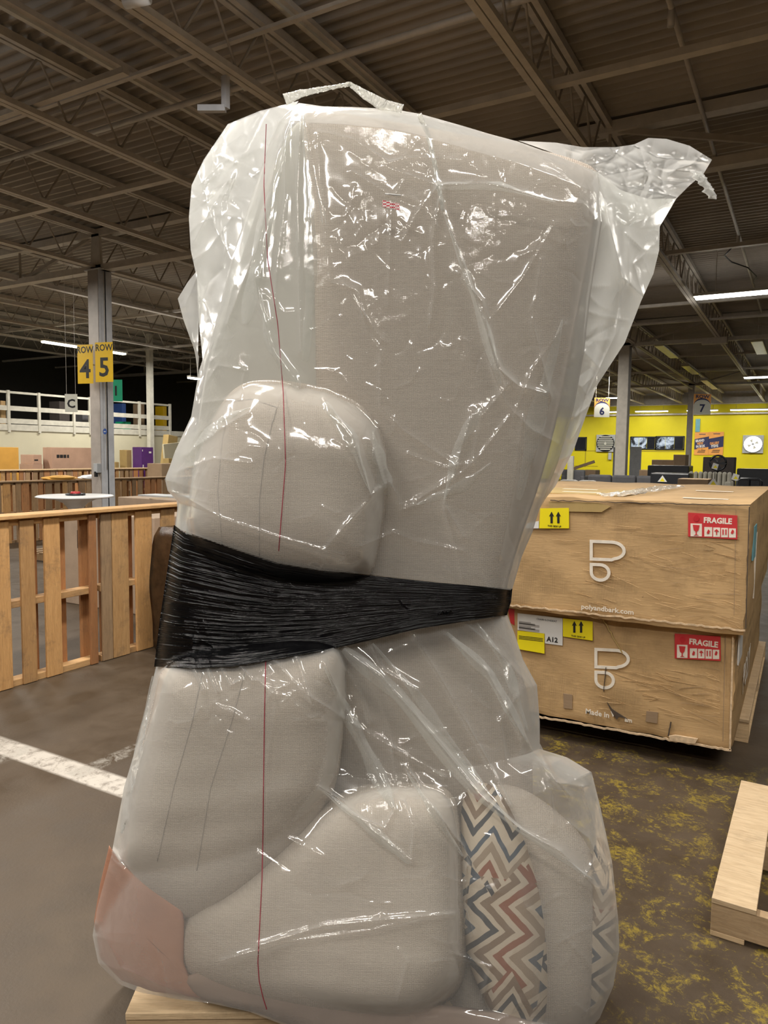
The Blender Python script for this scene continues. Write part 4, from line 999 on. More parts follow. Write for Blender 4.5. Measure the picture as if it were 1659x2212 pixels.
# row 6 and 7 signs
def arch_sign(x0, x1, y0, y1, Y, s, lab):
    p = onY(x0, y1, Y); q = onY(x0, y0, Y); h = q[2]-p[2]; dist = (p-CAM)@FW; wv = (x1-x0)/F*dist
    t = thing('row_sign', lab, 'sign', tuple(p)); T = frame((0, 0, 0), (math.cos(YAW), math.sin(YAW), 0), (0, 0, 1))
    MB().prism([(0, 0), (wv, 0), (wv, h), (0, h)], T, .01).build('board', 'orange', t)
    ar = lambda r, e: [(0, 0), (wv, 0)]+[(wv/2+wv/2*math.cos(k), h*.42+r*math.sin(k)) for k in np.linspace(0, math.pi, 17)]
    MB().prism(ar(h*.38, 0), T @ Matrix.Translation((0, 0, .0105)), .003).build('arch_band', 'navy', t)
    MB().prism(ar(h*.30, 0), T @ Matrix.Translation((0, 0, .0145)), .003).build('arch', 'sign_w', t)
    text('lettering', 'ROW', T @ Matrix.Translation((wv/2, h*.80, .0115)), h*.22, 'navy', t, align='CENTER', sx=1.25, bold=.005)
    text('number', s, T @ Matrix.Translation((wv/2, h*.13, .019)), h*.52, 'navy', t, align='CENTER', bold=.012)
    for xx in (.05, wv-.05):
        pp = T @ Vector((xx, h, .003)); MB().tube([tuple(pp), (pp.x, pp.y, ZC-p[2])], .004, 4).build('hanger', 'steel', t)
arch_sign(1283, 1316, 859, 901, 27, '6', 'white and orange row sign numbered 6, hanging left of the thick grey column')
arch_sign(1497, 1534, 851, 895, 30, '7', 'white and orange row sign numbered 7, hanging before the thin grey column')

#@@SOFA
# ------------------------------------------------------------------ the wrapped sofa
def interp_poly(pts, n):
    p = np.array(pts, float); d = np.r_[0, np.cumsum(np.linalg.norm(np.diff(p, axis=0), axis=1))]; t = np.linspace(0, d[-1], n)
    return np.c_[np.interp(t, d, p[:, 0]), np.interp(t, d, p[:, 1])]
def smooth_closed(pts, n=160, it=3):
    p = np.array(pts, float)
    for _ in range(it):   # Chaikin
        q = np.roll(p, -1, axis=0); p = np.stack([.75*p+.25*q, .25*p+.75*q], 1).reshape(-1, 2)
    d = np.r_[0, np.cumsum(np.linalg.norm(np.diff(np.r_[p, p[:1]], axis=0), axis=1))]; pp = np.r_[p, p[:1]]; t = np.linspace(0, d[-1], n, endpoint=False)
    return np.c_[np.interp(t, d, pp[:, 0]), np.interp(t, d, pp[:, 1])]
PADS = []
class Pad:
    """soft cushion: outline seen from the front, centre distance D, half thickness T"""
    def __init__(s, pts, D, T, p=2.6, c=None, it=3, tilt=(0, 0), wr=0.0, seed=0, reg=True):
        s.o = smooth_closed(pts, 220, it); s.c = np.array(c if c else s.o.mean(0)); s.D, s.T, s.p, s.tilt, s.wr = D, T, p, tilt, wr
        e = s.o-s.c; s.ang = np.arctan2(e[:, 1], e[:, 0]); s.rad = np.hypot(e[:, 0], e[:, 1]); k = np.argsort(s.ang)
        s.sa = np.r_[s.ang[k]-2*np.pi, s.ang[k], s.ang[k]+2*np.pi]; s.sr = np.tile(s.rad[k], 3); s.seed = seed
        if reg: PADS.append(s)
    def depth0(s, x, y): return s.D + s.tilt[0]*(x-s.c[0])/1000 + s.tilt[1]*(y-s.c[1])/1000
    def front(s, x, y):
        e0 = x-s.c[0]; e1 = y-s.c[1]; r = np.hypot(e0, e1); R = np.interp(np.arctan2(e1, e0), s.sa, s.sr); q = r/R
        f = np.where(q < 1, (1-np.clip(q, 0, 1)**s.p)**(1/2.2), 0)
        return np.where(q < 1, s.depth0(x, y)-s.T*f+s.wrinkle(x, y, f), 99.0)
    def wrinkle(s, x, y, f):
        if not s.wr: return 0*x
        ph = np.random.default_rng(s.seed).uniform(0, 6, 8)
        return .42*s.wr*f*(np.sin(y/31+ph[2]+.9*np.sin(x/95+ph[0]))*(.6+.4*np.sin(x/60+ph[1]))+.6*np.sin(y/14+ph[3]+1.2*np.sin(x/80))*(.5+.5*np.sin(y/110+ph[4])))
    def mesh(s, name, mat, parent, uvscale=1.0, nr=46):
        na = 220; qs = np.sin(np.linspace(0, np.pi/2, nr))**.8; vs = []; uv = []; rs = np.random.default_rng(s.seed); ph = rs.uniform(0, 6, 8)
        for side in (1, -1):
            for q in qs:
                x = s.c[0]+(s.o[:, 0]-s.c[0])*q; y = s.c[1]+(s.o[:, 1]-s.c[1])*q
                f = (1-q**s.p)**(1/2.2) if q < 1 else 0
                dd = s.depth0(x, y)-side*s.T*f
                if side == 1: dd = dd + s.wrinkle(x, y, f)
                vs.append(atDv(x, y, dd)); uv.append(np.c_[x, 2212-y]/300*uvscale)
        vs = np.concatenate(vs); uv = np.concatenate(uv); fs = []
        def ring(a, b, flip):
            for k in range(na):
                k2 = (k+1) % na; f = (a+k, a+k2, b+k2, b+k); fs.append(f[::-1] if flip else f)
        for i in range(nr-1): ring(i*na, (i+1)*na, True); ring((nr+i)*na, (nr+i+1)*na, False)
        me = bpy.data.meshes.new(name); me.from_pydata(vs.tolist(), [], fs); me.materials.append(M[mat])
        ul = me.uv_layers.new(name='UVMap'); li = np.zeros(len(me.loops), int); me.loops.foreach_get('vertex_index', li); ul.data.foreach_set('uv', uv[li].ravel())
        bm = bmesh.new(); bm.from_mesh(me); bmesh.ops.remove_doubles(bm, verts=bm.verts, dist=.0002); bmesh.ops.recalc_face_normals(bm, faces=bm.faces); bm.to_mesh(me); bm.free()
        me.polygons.foreach_set('use_smooth', [True]*len(me.polygons))
        o = bpy.data.objects.new(name, me); COL.objects.link(o)
        if parent: o.parent = parent
        return o
D0 = 2.0
sofa = thing('sofa', 'beige upholstered sofa stood on end inside the clear plastic on a pallet', 'sofa', (0, 0, 0))
back = Pad([(648, 238), (700, 238), (850, 262), (1000, 290), (1150, 318), (1270, 352), (1298, 375), (1288, 470), (1264, 600), (1226, 800), (1182, 1000), (1118, 1180), (1094, 1272), (1084, 1330), (1118, 1430), (1146, 1510), (1152, 1700), (1150, 1860), (950, 1900), (700, 1800), (660, 1500), (680, 1200), (684, 900), (680, 600), (668, 400)], 2.08, .13, 9, (930, 950), 2)
back.mesh('back_panel', 'fabric', sofa, 1.0)
seatpan = Pad([(650, 245), (600, 330), (520, 560), (440, 800), (420, 1000), (400, 1130), (400, 1300), (380, 1450), (500, 1800), (800, 1900), (760, 1200), (720, 600), (690, 300)], 2.14, .06, 5, (600, 1000), 2)
seatpan.mesh('seat_panel', 'film_haze', sofa)
arm1 = Pad([(482, 862), (525, 824), (600, 818), (720, 840), (800, 885), (836, 960), (838, 1060), (822, 1170), (800, 1262), (640, 1262), (480, 1225), (404, 1160), (412, 1060), (440, 950)], 1.93, .17, 3.4, (620, 1040), 2, (0, -.1), .006, 3)
arm1.mesh('upper_arm', 'fabric', sofa)
arm2 = Pad([(352, 1425), (500, 1400), (640, 1385), (740, 1395), (745, 1500), (740, 1600), (730, 1690), (680, 1800), (560, 1920), (430, 2010), (330, 1945), (252, 1885), (268, 1790), (300, 1640), (330, 1520)], 1.84, .14, 5, (500, 1640), 2, (0, -.1), .006, 4)
arm2.mesh('lower_arm', 'fabric', sofa)
seat = Pad([(388, 1975), (480, 1925), (600, 1830), (700, 1730), (790, 1690), (900, 1690), (975, 1700), (1000, 1780), (1008, 1950), (1010, 2080), (992, 2150), (900, 2205), (740, 2200), (560, 2172), (430, 2135), (384, 2080)], 1.80, .17, 7, (720, 1980), 2, (-.15, -.25), .005, 5)
seat.mesh('seat_cushion', 'fabric', sofa)
side = Pad([(1030, 1700), (1120, 1690), (1240, 1780), (1290, 1860), (1298, 1950), (1290, 2100), (1270, 2230), (1150, 2290), (1000, 2270), (960, 2200), (980, 2000), (985, 1800)], 1.86, .12, 4, (1130, 2000), 3, (-.1, -.2), .003, 6)
side.mesh('side_cushion', 'fabric', sofa)
low = Pad([(396, 2112), (440, 2095), (560, 2110), (800, 2150), (1200, 2200), (1180, 2290), (1000, 2330), (800, 2284), (640, 2219), (540, 2181), (460, 2164), (425, 2153)], 1.67, .035, 5, (760, 2190), 1, (-.1, -.2))
low.mesh('base_edge', 'kraft_b', sofa)
# dark seams of the arms (piping)
def surf_pts(pts, pads, off=.003, n=40):
    q = interp_poly(pts, n); d = np.min([p.front(q[:, 0], q[:, 1]) for p in pads], 0); return [tuple(v) for v in atDv(q[:, 0], q[:, 1], d-off)]
M['piping'] = plain('seam_piping', (.36, .32, .28), .9)
for pts, pd in (([(500, 868), (545, 862), (598, 880), (590, 910)], arm1), ([(590, 905), (570, 990), (560, 1080), (560, 1200)], arm1), ([(500, 868), (480, 950), (470, 1060), (480, 1180)], arm1),
                ([(440, 1440), (415, 1560), (375, 1700), (340, 1860)], arm2), ([(535, 1430), (500, 1560), (455, 1700), (425, 1880)], arm2)):
    o = MB().tube(surf_pts(pts, [pd], .0002), .0014, 6).build('seam_piping', 'piping', sofa, True)
pil1 = Pad([(1005, 1690), (1070, 1690), (1120, 1780), (1155, 1880), (1178, 2000), (1185, 2150), (1170, 2240), (1080, 2240), (1040, 2150), (1005, 2060), (992, 1950), (990, 1800)], 1.73, .085, 3, (1085, 1980), 3, (0, -.25), .0, 7)
o = pil1.mesh('throw_pillow', 'pattern', None, 1.0); tag(o, 'patterned throw pillow with zigzag stripes beside the seat cushion inside the plastic', 'pillow', 'patterned throw pillows in the plastic')
pil2 = Pad([(1290, 1800), (1315, 1830), (1328, 1930), (1333, 2040), (1320, 2120), (1295, 2200), (1262, 2210), (1250, 2100), (1265, 1950), (1280, 1850)], 1.84, .07, 3, (1295, 2010), 3, (0, -.1), .0, 8)
o = pil2.mesh('throw_pillow', 'pattern', None, 1.1); tag(o, 'patterned throw pillow at the far right edge of the plastic', 'pillow', 'patterned throw pillows in the plastic')
# kraft pad at lower left
kp = Pad([(236, 1826), (262, 1865), (330, 1920), (394, 1962), (398, 1990), (397, 2080), (415, 2125), (460, 2160), (330, 2142), (262, 2118), (216, 2070), (203, 1990), (216, 1910)], 1.75, .012, 12, (300, 2010), 0)
o = kp.mesh('cardboard_pad', 'cork', None); tag(o, 'brown cardboard corner pad inside the plastic at the lower left', 'cardboard')

# --- plastic film surfaces
def coons(top, bot, left, right, nu, nv):
    T = interp_poly(top, nu); B_ = interp_poly(bot, nu); L = interp_poly(left, nv); R = interp_poly(right, nv)
    u = np.linspace(0, 1, nu)[None, :, None]; v = np.linspace(0, 1, nv)[:, None, None]
    return (1-v)*T[None]+v*B_[None]+(1-u)*L[:, None]+u*R[:, None]-((1-u)*(1-v)*T[0]+u*(1-v)*T[-1]+(1-u)*v*B_[0]+u*v*B_[-1])
def blur(a, k):
    for _ in range(k):
        p = np.pad(a, 1, mode='edge'); a = (p[:-2, 1:-1]+p[2:, 1:-1]+p[1:-1, :-2]+p[1:-1, 2:]+2*a)/6
    return a
def ridge(G, pl, A, wpx):
    """sharp fold along a polyline: height that falls off as a cusp"""
    x = G[..., 0]; y = G[..., 1]; best = np.full(x.shape, 1e9)
    for (x0, y0), (x1, y1) in zip(pl[:-1], pl[1:]):
        dx, dy = x1-x0, y1-y0; t = np.clip(((x-x0)*dx+(y-y0)*dy)/(dx*dx+dy*dy+1e-9), 0, 1)
        best = np.minimum(best, np.hypot(x-x0-t*dx, y-y0-t*dy))
    return A*np.exp(-best/wpx)
def crumple(G, n, rs, box, amp=.004, wr=(5, 12), ln=(14, 60)):
    h = np.zeros(G.shape[:2]); x = G[..., 0]; y = G[..., 1]
    for _ in range(n):
        cx, cy = rs.uniform(box[0], box[2]), rs.uniform(box[1], box[3]); a = rs.uniform(0, math.pi); pl = [(cx, cy)]
        for k in range(rs.integers(2, 5)):
            L = rs.uniform(*ln); a += rs.uniform(-.9, .9); cx += L*math.cos(a); cy += L*math.sin(a); pl.append((cx, cy))
        P_ = np.array(pl); m_ = (x > P_[:, 0].min()-50) & (x < P_[:, 0].max()+50) & (y > P_[:, 1].min()-50) & (y < P_[:, 1].max()+50)
        if m_.sum() == 0: continue
        sub = np.stack([x[m_], y[m_]], -1); h[m_] += ridge(sub, pl, amp*rs.uniform(.4, 1.3)*rs.choice([1, 1, -1]), rs.uniform(*wr))
    return h
def film_mesh(name, G, depth, mat, parent, back=None, uv=True):
    nv, nu = depth.shape; vs = atDv(G[..., 0].ravel(), G[..., 1].ravel(), depth.ravel()); fs = []
    idx = np.arange(nv*nu).reshape(nv, nu)
    f = np.stack([idx[:-1, :-1], idx[1:, :-1], idx[1:, 1:], idx[:-1, 1:]], -1).reshape(-1, 4)
    verts = vs; faces = f
    uu, vv = np.meshgrid(np.linspace(0, 1, nu), np.linspace(0, 1, nv)); uvs = np.c_[uu.ravel(), vv.ravel()]
    if back is not None:
        vs2 = atDv(G[..., 0].ravel(), G[..., 1].ravel(), back.ravel()); verts = np.concatenate([vs, vs2]); faces = np.concatenate([f, f[:, ::-1]+nv*nu]); uvs = np.concatenate([uvs, uvs])
    me = bpy.data.meshes.new(name); me.from_pydata(verts.tolist(), [], faces.tolist()); me.materials.append(M[mat])
    ul = me.uv_layers.new(name='UVMap'); li = np.zeros(len(me.loops), int); me.loops.foreach_get('vertex_index', li); ul.data.foreach_set('uv', uvs[li].ravel())
    me.polygons.foreach_set('use_smooth', [True]*len(me.polygons))
    if back is not None:
        bm = bmesh.new(); bm.from_mesh(me); bmesh.ops.remove_doubles(bm, verts=bm.verts, dist=.0003); bm.to_mesh(me); bm.free()
    o = bpy.data.objects.new(name, me); COL.objects.link(o); o.parent = parent; return o
def edgefn(nv, nu, p=3.0):
    u = np.linspace(-1, 1, nu)[None]; v = np.linspace(0, 1, nv)[:, None]; return (1-np.abs(u)**p)**(1/2.), v
def pads_front(G, off=.012):
    d = np.full(G.shape[:2], 99.0)
    for p in PADS: d = np.minimum(d, p.front(G[..., 0], G[..., 1]))
    return d-off
bag = thing('plastic_bag', 'clear plastic bag pulled over the upended sofa', 'plastic bag', (0, 0, 0))
rs = np.random.default_rng(4)
# upper front sheet
topc = [(645, 222), (700, 230), (760, 231), (850, 236), (908, 246), (1000, 272), (1060, 290), (1120, 306), (1200, 335), (1292, 372)]
leftc = [(645, 222), (600, 262), (575, 330), (535, 450), (500, 560), (470, 680), (430, 800), (413, 900), (378, 975), (366, 1010), (356, 1035), (362, 1060), (385, 1085), (378, 1140)]
rightc = [(1292, 372), (1300, 480), (1275, 640), (1262, 760), (1240, 880), (1205, 1000), (1165, 1100), (1150, 1150), (1128, 1200), (1106, 1275)]
botc = [(378, 1140), (450, 1166), (600, 1216), (700, 1233), (800, 1241), (950, 1257), (1106, 1275)]
G = coons(topc, botc, leftc, rightc, 360, 420); nv, nu = G.shape[:2]
e, v = edgefn(nv, nu, 6); vcap = np.clip(v/.05, 0, 1)**.5
Dedge = 2.03 - .02*v; dep = Dedge-e*vcap*(.14+.02*v)
pf = pads_front(G); pf = np.minimum(pf, 3); dep2 = np.minimum(dep, pf); dep2 = blur(dep2, 14)
dep2 = np.minimum(dep2, np.minimum(dep, pads_front(G, .004)))
folds = [
 ([(908, 250), (925, 300), (945, 400), (958, 455), (1000, 570), (1040, 680), (1070, 770), (1095, 830)], .014, 16),
 ([(685, 290), (692, 400), (702, 500), (712, 610), (770, 625), (795, 720), (822, 760), (822, 880), (870, 930), (985, 1005)], .008, 9),
 ([(650, 250), (642, 420), (646, 560), (652, 760)], .015, 14), ([(628, 255), (600, 330), (560, 520), (490, 700)], .012, 14), ([(660, 250), (672, 330), (700, 480)], .008, 10),
 ([(600, 300), (585, 450), (560, 600)], .01, 16), ([(615, 260), (618, 420), (600, 560), (590, 690)], .009, 12),
 ([(550, 590), (562, 655), (592, 760), (644, 830)], .014, 14), ([(430, 850), (470, 790), (530, 800), (520, 860), (440, 870)], .006, 7),
 ([(700, 860), (760, 940), (800, 1070), (830, 1050), (800, 950)], .014, 14), ([(810, 930), (840, 1040), (870, 1100), (900, 1090)], .012, 10), ([(830, 1045), (760, 1120), (700, 1190)], .01, 10),
 ([(990, 590), (1040, 650), (1058, 740), (1075, 795), (1120, 835), (1180, 850)], .016, 14), ([(1020, 890), (1000, 960), (960, 1090), (1000, 1160)], .012, 12), ([(1100, 830), (1040, 900), (1020, 1000)], .012, 14),
 ([(1060, 790), (1090, 870), (1150, 930), (1210, 960)], .009, 10), ([(1170, 560), (1150, 700), (1190, 860), (1150, 1000)], .010, 14),
 ([(690, 285), (760, 300), (840, 350), (900, 340), (1000, 345)], .007, 8), ([(760, 370), (800, 395), (850, 425), (880, 380)], .007, 6), ([(950, 400), (1050, 395), (1200, 435), (1260, 440)], .012, 11), ([(830, 360), (900, 385), (945, 400)], .008, 7),
 ([(945, 405), (900, 460), (870, 520)], .007, 8), ([(950, 430), (935, 520), (940, 620), (930, 700)], .008, 7), ([(740, 610), (800, 700), (830, 740)], .007, 8), ([(845, 440), (842, 560), (838, 660)], .005, 6),
 ([(880, 980), (960, 1010), (1000, 1003)], .006, 6), ([(900, 1080), (1000, 1020), (1040, 980), (1100, 900)], .009, 10), ([(780, 1180), (850, 1150), (900, 1170), (1000, 1190)], .007, 8),
 ([(400, 985), (470, 930), (540, 890)], .008, 9), ([(380, 1020), (460, 990), (540, 1000)], .007, 8), ([(395, 1070), (480, 1120), (600, 1160), (740, 1200)], .009, 9), ([(1130, 900), (1110, 1050), (1080, 1200)], .010, 12), ([(960, 1100), (990, 1200), (1000, 1250)], .008, 9),
 ([(1200, 480), (1130, 600), (1060, 690)], .006, 8), ([(1220, 700), (1150, 800), (1110, 900)], .008, 9)]
h = np.zeros((nv, nu))
for pl, A, wd_ in folds: h += ridge(G, pl, A*1.0, wd_*.75)
h += crumple(G, 170, rs, (420, 230, 1280, 1260), .0022, (3, 7), (8, 36))
h += crumple(G, 60, rs, (680, 280, 1280, 520), .003, (3, 6), (8, 30))
fade = np.clip(e*1.6, .15, 1)
o = film_mesh('front_sheet', G, dep2-h*fade-.004, 'film', bag, None)
# back of the upper bag
G2 = coons(topc, botc, leftc, rightc, 40, 50); e2, v2 = edgefn(50, 40, 4); vc = np.clip(v2/.05, 0, 1)**.5
film_mesh('rear_sheet', G2, (2.03-.02*v2)+e2*vc*.26, 'film', bag)
# left rear flap
def loft(name, top, bot, left, right, nu, nv, Dfun, foldl, mat, seed, ncr=40, amp=.006, thick=None):
    G = coons(top, bot, left, right, nu, nv); u = np.linspace(0, 1, nu)[None]; v = np.linspace(0, 1, nv)[:, None]; d = Dfun(u, v)+0*u*v
    h = np.zeros((nv, nu))
    for pl, A, w_ in foldl: h += ridge(G, pl, A, w_)
    r = np.random.default_rng(seed); bx = (G[..., 0].min(), G[..., 1].min(), G[..., 0].max(), G[..., 1].max())
    h += crumple(G, ncr, r, bx, amp, (5, 12), (15, 60))
    return film_mesh(name, G, d-h, mat, bag)
loft('rear_flap', [(645, 218), (560, 240), (492, 268)], [(440, 800), (434, 740), (430, 700)], [(645, 218), (585, 300), (540, 440), (500, 560), (470, 680), (440, 800)],
     [(492, 268), (440, 345), (414, 400), (408, 470), (412, 540), (425, 600), (430, 700)], 110, 170, lambda u, v: 2.04+.16*np.sin(u*math.pi*.5), 
     [([(500, 380), (450, 460), (420, 520)], .02, 16), ([(430, 380), (460, 480), (500, 560)], .02, 14), ([(560, 320), (480, 350), (430, 400)], .015, 14), ([(420, 560), (450, 540), (500, 470)], .015, 12)], 'film2', 1, 60, .009)
loft('side_flap', [(425, 585), (405, 610), (384, 645)], [(426, 840), (428, 800), (430, 770)], [(425, 585), (430, 660), (428, 760), (426, 840)], [(384, 645), (396, 690), (412, 735), (430, 770)], 50, 80,
     lambda u, v: 2.16+.10*u, [([(425, 600), (400, 660), (425, 760)], .015, 12)], 'film2', 2, 16)
# back lining of left flap (makes it a hollow fold)
loft('flap_lining', [(645, 224), (560, 246), (492, 270)], [(440, 800), (434, 740), (430, 700)], [(645, 218), (600, 300), (560, 440), (520, 560), (480, 680), (440, 800)],
     [(492, 270), (440, 347), (414, 400), (408, 470), (412, 540), (425, 600), (430, 700)], 60, 80, lambda u, v: 2.20+.10*np.sin(u*math.pi), [([(520, 300), (440, 440), (480, 600)], .02, 18)], 'film2', 5, 30, .01)
# right flap
RT = [(1120, 304), (1200, 308), (1260, 318), (1330, 318), (1370, 312), (1400, 298), (1440, 300), (1490, 315), (1538, 345)]
loft('corner_flap', RT, [(1292, 374), (1310, 430), (1330, 500), (1400, 470), (1462, 428)], [(1120, 304), (1200, 332), (1292, 374)], [(1538, 345), (1520, 375), (1490, 400), (1462, 428)], 150, 90,
     lambda u, v: 2.06+.10*u+.05*np.sin(v*3.14), [([(1292, 374), (1340, 400), (1460, 425)], .02, 12), ([(1370, 315), (1420, 340), (1530, 350)], .022, 10), ([(1380, 320), (1400, 380), (1380, 430)], .02, 10), ([(1300, 380), (1400, 360), (1500, 372)], .018, 12), ([(1330, 330), (1430, 390), (1500, 395)], .015, 9)], 'film2', 6, 110, .009)
loft('right_flap', [(1292, 372), (1340, 410), (1400, 430), (1462, 428)], [(1165, 1100), (1180, 1075), (1200, 1050)], rightc[:7], [(1462, 428), (1425, 490), (1424, 540), (1412, 590), (1385, 650), (1350, 740), (1290, 832), (1265, 900), (1240, 970), (1200, 1050)], 130, 220,
     lambda u, v: 2.04+.12*u, [([(1292, 380), (1320, 500), (1345, 600), (1390, 640)], .025, 14), ([(1345, 600), (1330, 720), (1270, 850)], .02, 16), ([(1420, 520), (1370, 570), (1390, 640)], .018, 12), ([(1230, 800), (1300, 900)], .012, 10), ([(1262, 760), (1300, 800), (1250, 980)], .018, 12)], 'film2', 7, 90, .009)
loft('right_lining', [(1292, 374), (1340, 412), (1400, 432), (1460, 430)], [(1165, 1100), (1180, 1075), (1200, 1050)], rightc[:7], [(1460, 430), (1425, 490), (1424, 540), (1412, 590), (1385, 650), (1350, 740), (1290, 832), (1265, 900), (1240, 970), (1200, 1050)], 50, 80,
     lambda u, v: 2.14+.10*np.sin(u*3.14)+.02*u, [([(1350, 450), (1340, 700), (1260, 900)], .02, 16)], 'film2', 8, 30, .01)
# twisted tail at the right corner
def tail(pts, rad, name, seed, D=2.14, mat='film3'):
    r = np.random.default_rng(seed); q = interp_poly(pts, 26); P_ = atDv(q[:, 0], q[:, 1], np.full(26, D)); vs = []; fs = []; n = 14
    R_ = np.interp(np.linspace(0, 1, 26), np.linspace(0, 1, len(rad)), rad)
    for i, p in enumerate(P_):
        for k in range(n):
            a = 2*math.pi*k/n; rr = R_[i]*(1+.35*math.sin(3*a+i*.9)+r.uniform(-.25, .25)); vs.append(p+R0*rr*math.cos(a)+np.array([0, 0, 1])*rr*math.sin(a)*.6+F0*rr*math.sin(a)*.8)
    for i in range(25):
        for k in range(n): a = i*n+k; b = i*n+(k+1) % n; fs.append((a, b, b+n, a+n))
    mb = MB(); mb._add(vs, fs); return mb.build(name, mat, bag, True)
tail([(1505, 372), (1515, 390), (1528, 405), (1538, 428)], [.014, .016, .012, .014, .009], 'twisted_tail', 1)
# strap loop on the top
def ribbon(pts, w, D, name, mat, seed=0):
    r = np.random.default_rng(seed); n = 60; q = interp_poly(pts, n); vs = []; fs = []; W = np.interp(np.linspace(0, 1, n), np.linspace(0, 1, len(w)), w); m_ = 7
    Dn = np.interp(np.linspace(0, 1, n), np.linspace(0, 1, len(D)), D) if isinstance(D, (list, tuple)) else np.full(n, D)
    for i in range(n):
        a = q[max(i-1, 0)]; b = q[min(i+1, n-1)]; t = (b-a)/np.linalg.norm(b-a); nn = np.array([-t[1], t[0]])
        for k in range(m_):
            p = q[i]+nn*W[i]*(k/(m_-1)-.5); vs.append(atD(p[0], p[1], Dn[i]+r.uniform(-.004, .004)))
    for i in range(n-1):
        for k in range(m_-1): a = i*m_+k; fs.append((a, a+1, a+1+m_, a+m_))
    mb = MB(); mb._add(vs, fs); o = mb.build(name, mat, bag, True); md = o.modifiers.new('s', 'SOLIDIFY'); md.thickness = .0015; return o
ribbon([(615, 215), (650, 202), (700, 192), (757, 181)], [26, 14, 9, 8], [1.98, 2.0], 'strap', 'strap', 1)
ribbon([(753, 180), (790, 205), (830, 228), (868, 240)], [8, 20, 26, 30], [2.0, 1.98], 'strap', 'strap', 2)
fd = lambda x, y: float(np.min([p.front(np.array([x]), np.array([y]))[0] for p in PADS]+[2.0]))
ribbon([(905, 246), (925, 290), (938, 350), (948, 400), (956, 455)], [10, 9, 9, 11, 5], [1.93, 1.9, 1.895], 'tie_string', 'strap', 3)
# printed red line on the bag and the red patterned tape
def film_pts(pts, off, n=70):
    q = interp_poly(pts, n); GG = G0; d = []
    for x, y in q:
        k = np.argmin((GG[..., 0]-x)**2+(GG[..., 1]-y)**2); d.append(DD.ravel()[k])
    return atDv(q[:, 0], q[:, 1], np.array(d)-off)
G0, DD = G, dep2-h*fade-.004
mb = MB(); mb.tube([tuple(p) for p in film_pts([(575, 268), (570, 400), (578, 560), (600, 700), (612, 850), (617, 1000), (602, 1190)], .001, 160)], .0012, 5); mb.build('red_printed_line', 'redline', bag)
pp = film_pts([(826, 432), (864, 440)], .003, 10); mb = MB(); vs = []
for p in pp: vs += [p, p+np.array([0, 0, -.016])]
mb._add(vs, [(2*i, 2*i+1, 2*i+3, 2*i+2) for i in range(9)])
def tape_mat():
    a = NM('red_dotted_tape'); ch = a.n('ShaderNodeTexChecker'); ch.inputs['Scale'].default_value = 260; a.l(a.coord('Object'), ch.inputs[0]); ch.inputs[1].default_value = (.55, .03, .05, 1); ch.inputs[2].default_value = (.8, .75, .72, 1)
    return a.base(ch.outputs[0], .3)
M['dtape'] = tape_mat(); o = mb.build('red_dotted_tape', 'dtape', bag); md = o.modifiers.new('s', 'SOLIDIFY'); md.thickness = .001
pp = film_pts([(832, 419), (866, 422)], .003, 10); mb = MB(); mb.tube([tuple(p) for p in pp], .0022, 6); mb.build('tape_edge', 'paper', bag)

def pleat(pts, wd, seed=0):
    """a pleat of doubled film lying on the sheet"""
    n = 60; m_ = 7; q = interp_poly(pts, n); W = np.interp(np.linspace(0, 1, n), np.linspace(0, 1, len(wd)), wd); vs = []; gx = G0[..., 0]; gy = G0[..., 1]; fs = []
    r = np.random.default_rng(seed); jw = 1+.25*np.sin(np.linspace(0, 14, n)+seed)
    for i in range(n):
        t = q[min(i+1, n-1)]-q[max(i-1, 0)]; t = t/np.linalg.norm(t); nn = np.array([-t[1], t[0]]); tp = math.sin(math.pi*min(1, (i+.5)/n*1.0))**.4
        for k in range(m_):
            c = k/(m_-1)-.5; p = q[i]+nn*W[i]*jw[i]*tp*c; j = np.argmin((gx-p[0])**2+(gy-p[1])**2)
            vs.append(atD(p[0], p[1], DD.ravel()[j]-.0025-.004*(1-abs(2*c)**2)))
    for i in range(n-1):
        for k in range(m_-1): a = i*m_+k; fs.append((a, a+1, a+1+m_, a+m_))
    mb = MB(); mb._add(vs, fs); return mb.build('pleat', 'film', bag, True)
for i, (p_, w_) in enumerate([([(655, 246), (668, 420), (672, 600), (660, 780)], [10, 22, 34]), ([(628, 266), (600, 380), (560, 540), (530, 700)], [8, 30, 44]), ([(700, 870), (760, 950), (800, 1065)], [34, 24, 5]), ([(805, 930), (822, 1000), (838, 1070)], [8, 30, 36]),
    ([(958, 460), (1010, 600), (1050, 720), (1080, 830)], [6, 16, 32]), ([(1040, 880), (990, 960), (960, 1080)], [30, 20, 12]), ([(1215, 690), (1165, 880), (1120, 1080)], [12, 36, 28]), ([(950, 402), (1080, 402), (1200, 436)], [26, 16, 5]),
    ([(558, 620), (590, 750), (645, 838)], [6, 26, 44]), ([(1060, 1000), (1000, 1050), (900, 1090)], [8, 24, 10]), ([(420, 965), (480, 905), (540, 880)], [26, 16, 6])]): pleat(p_, w_, i)
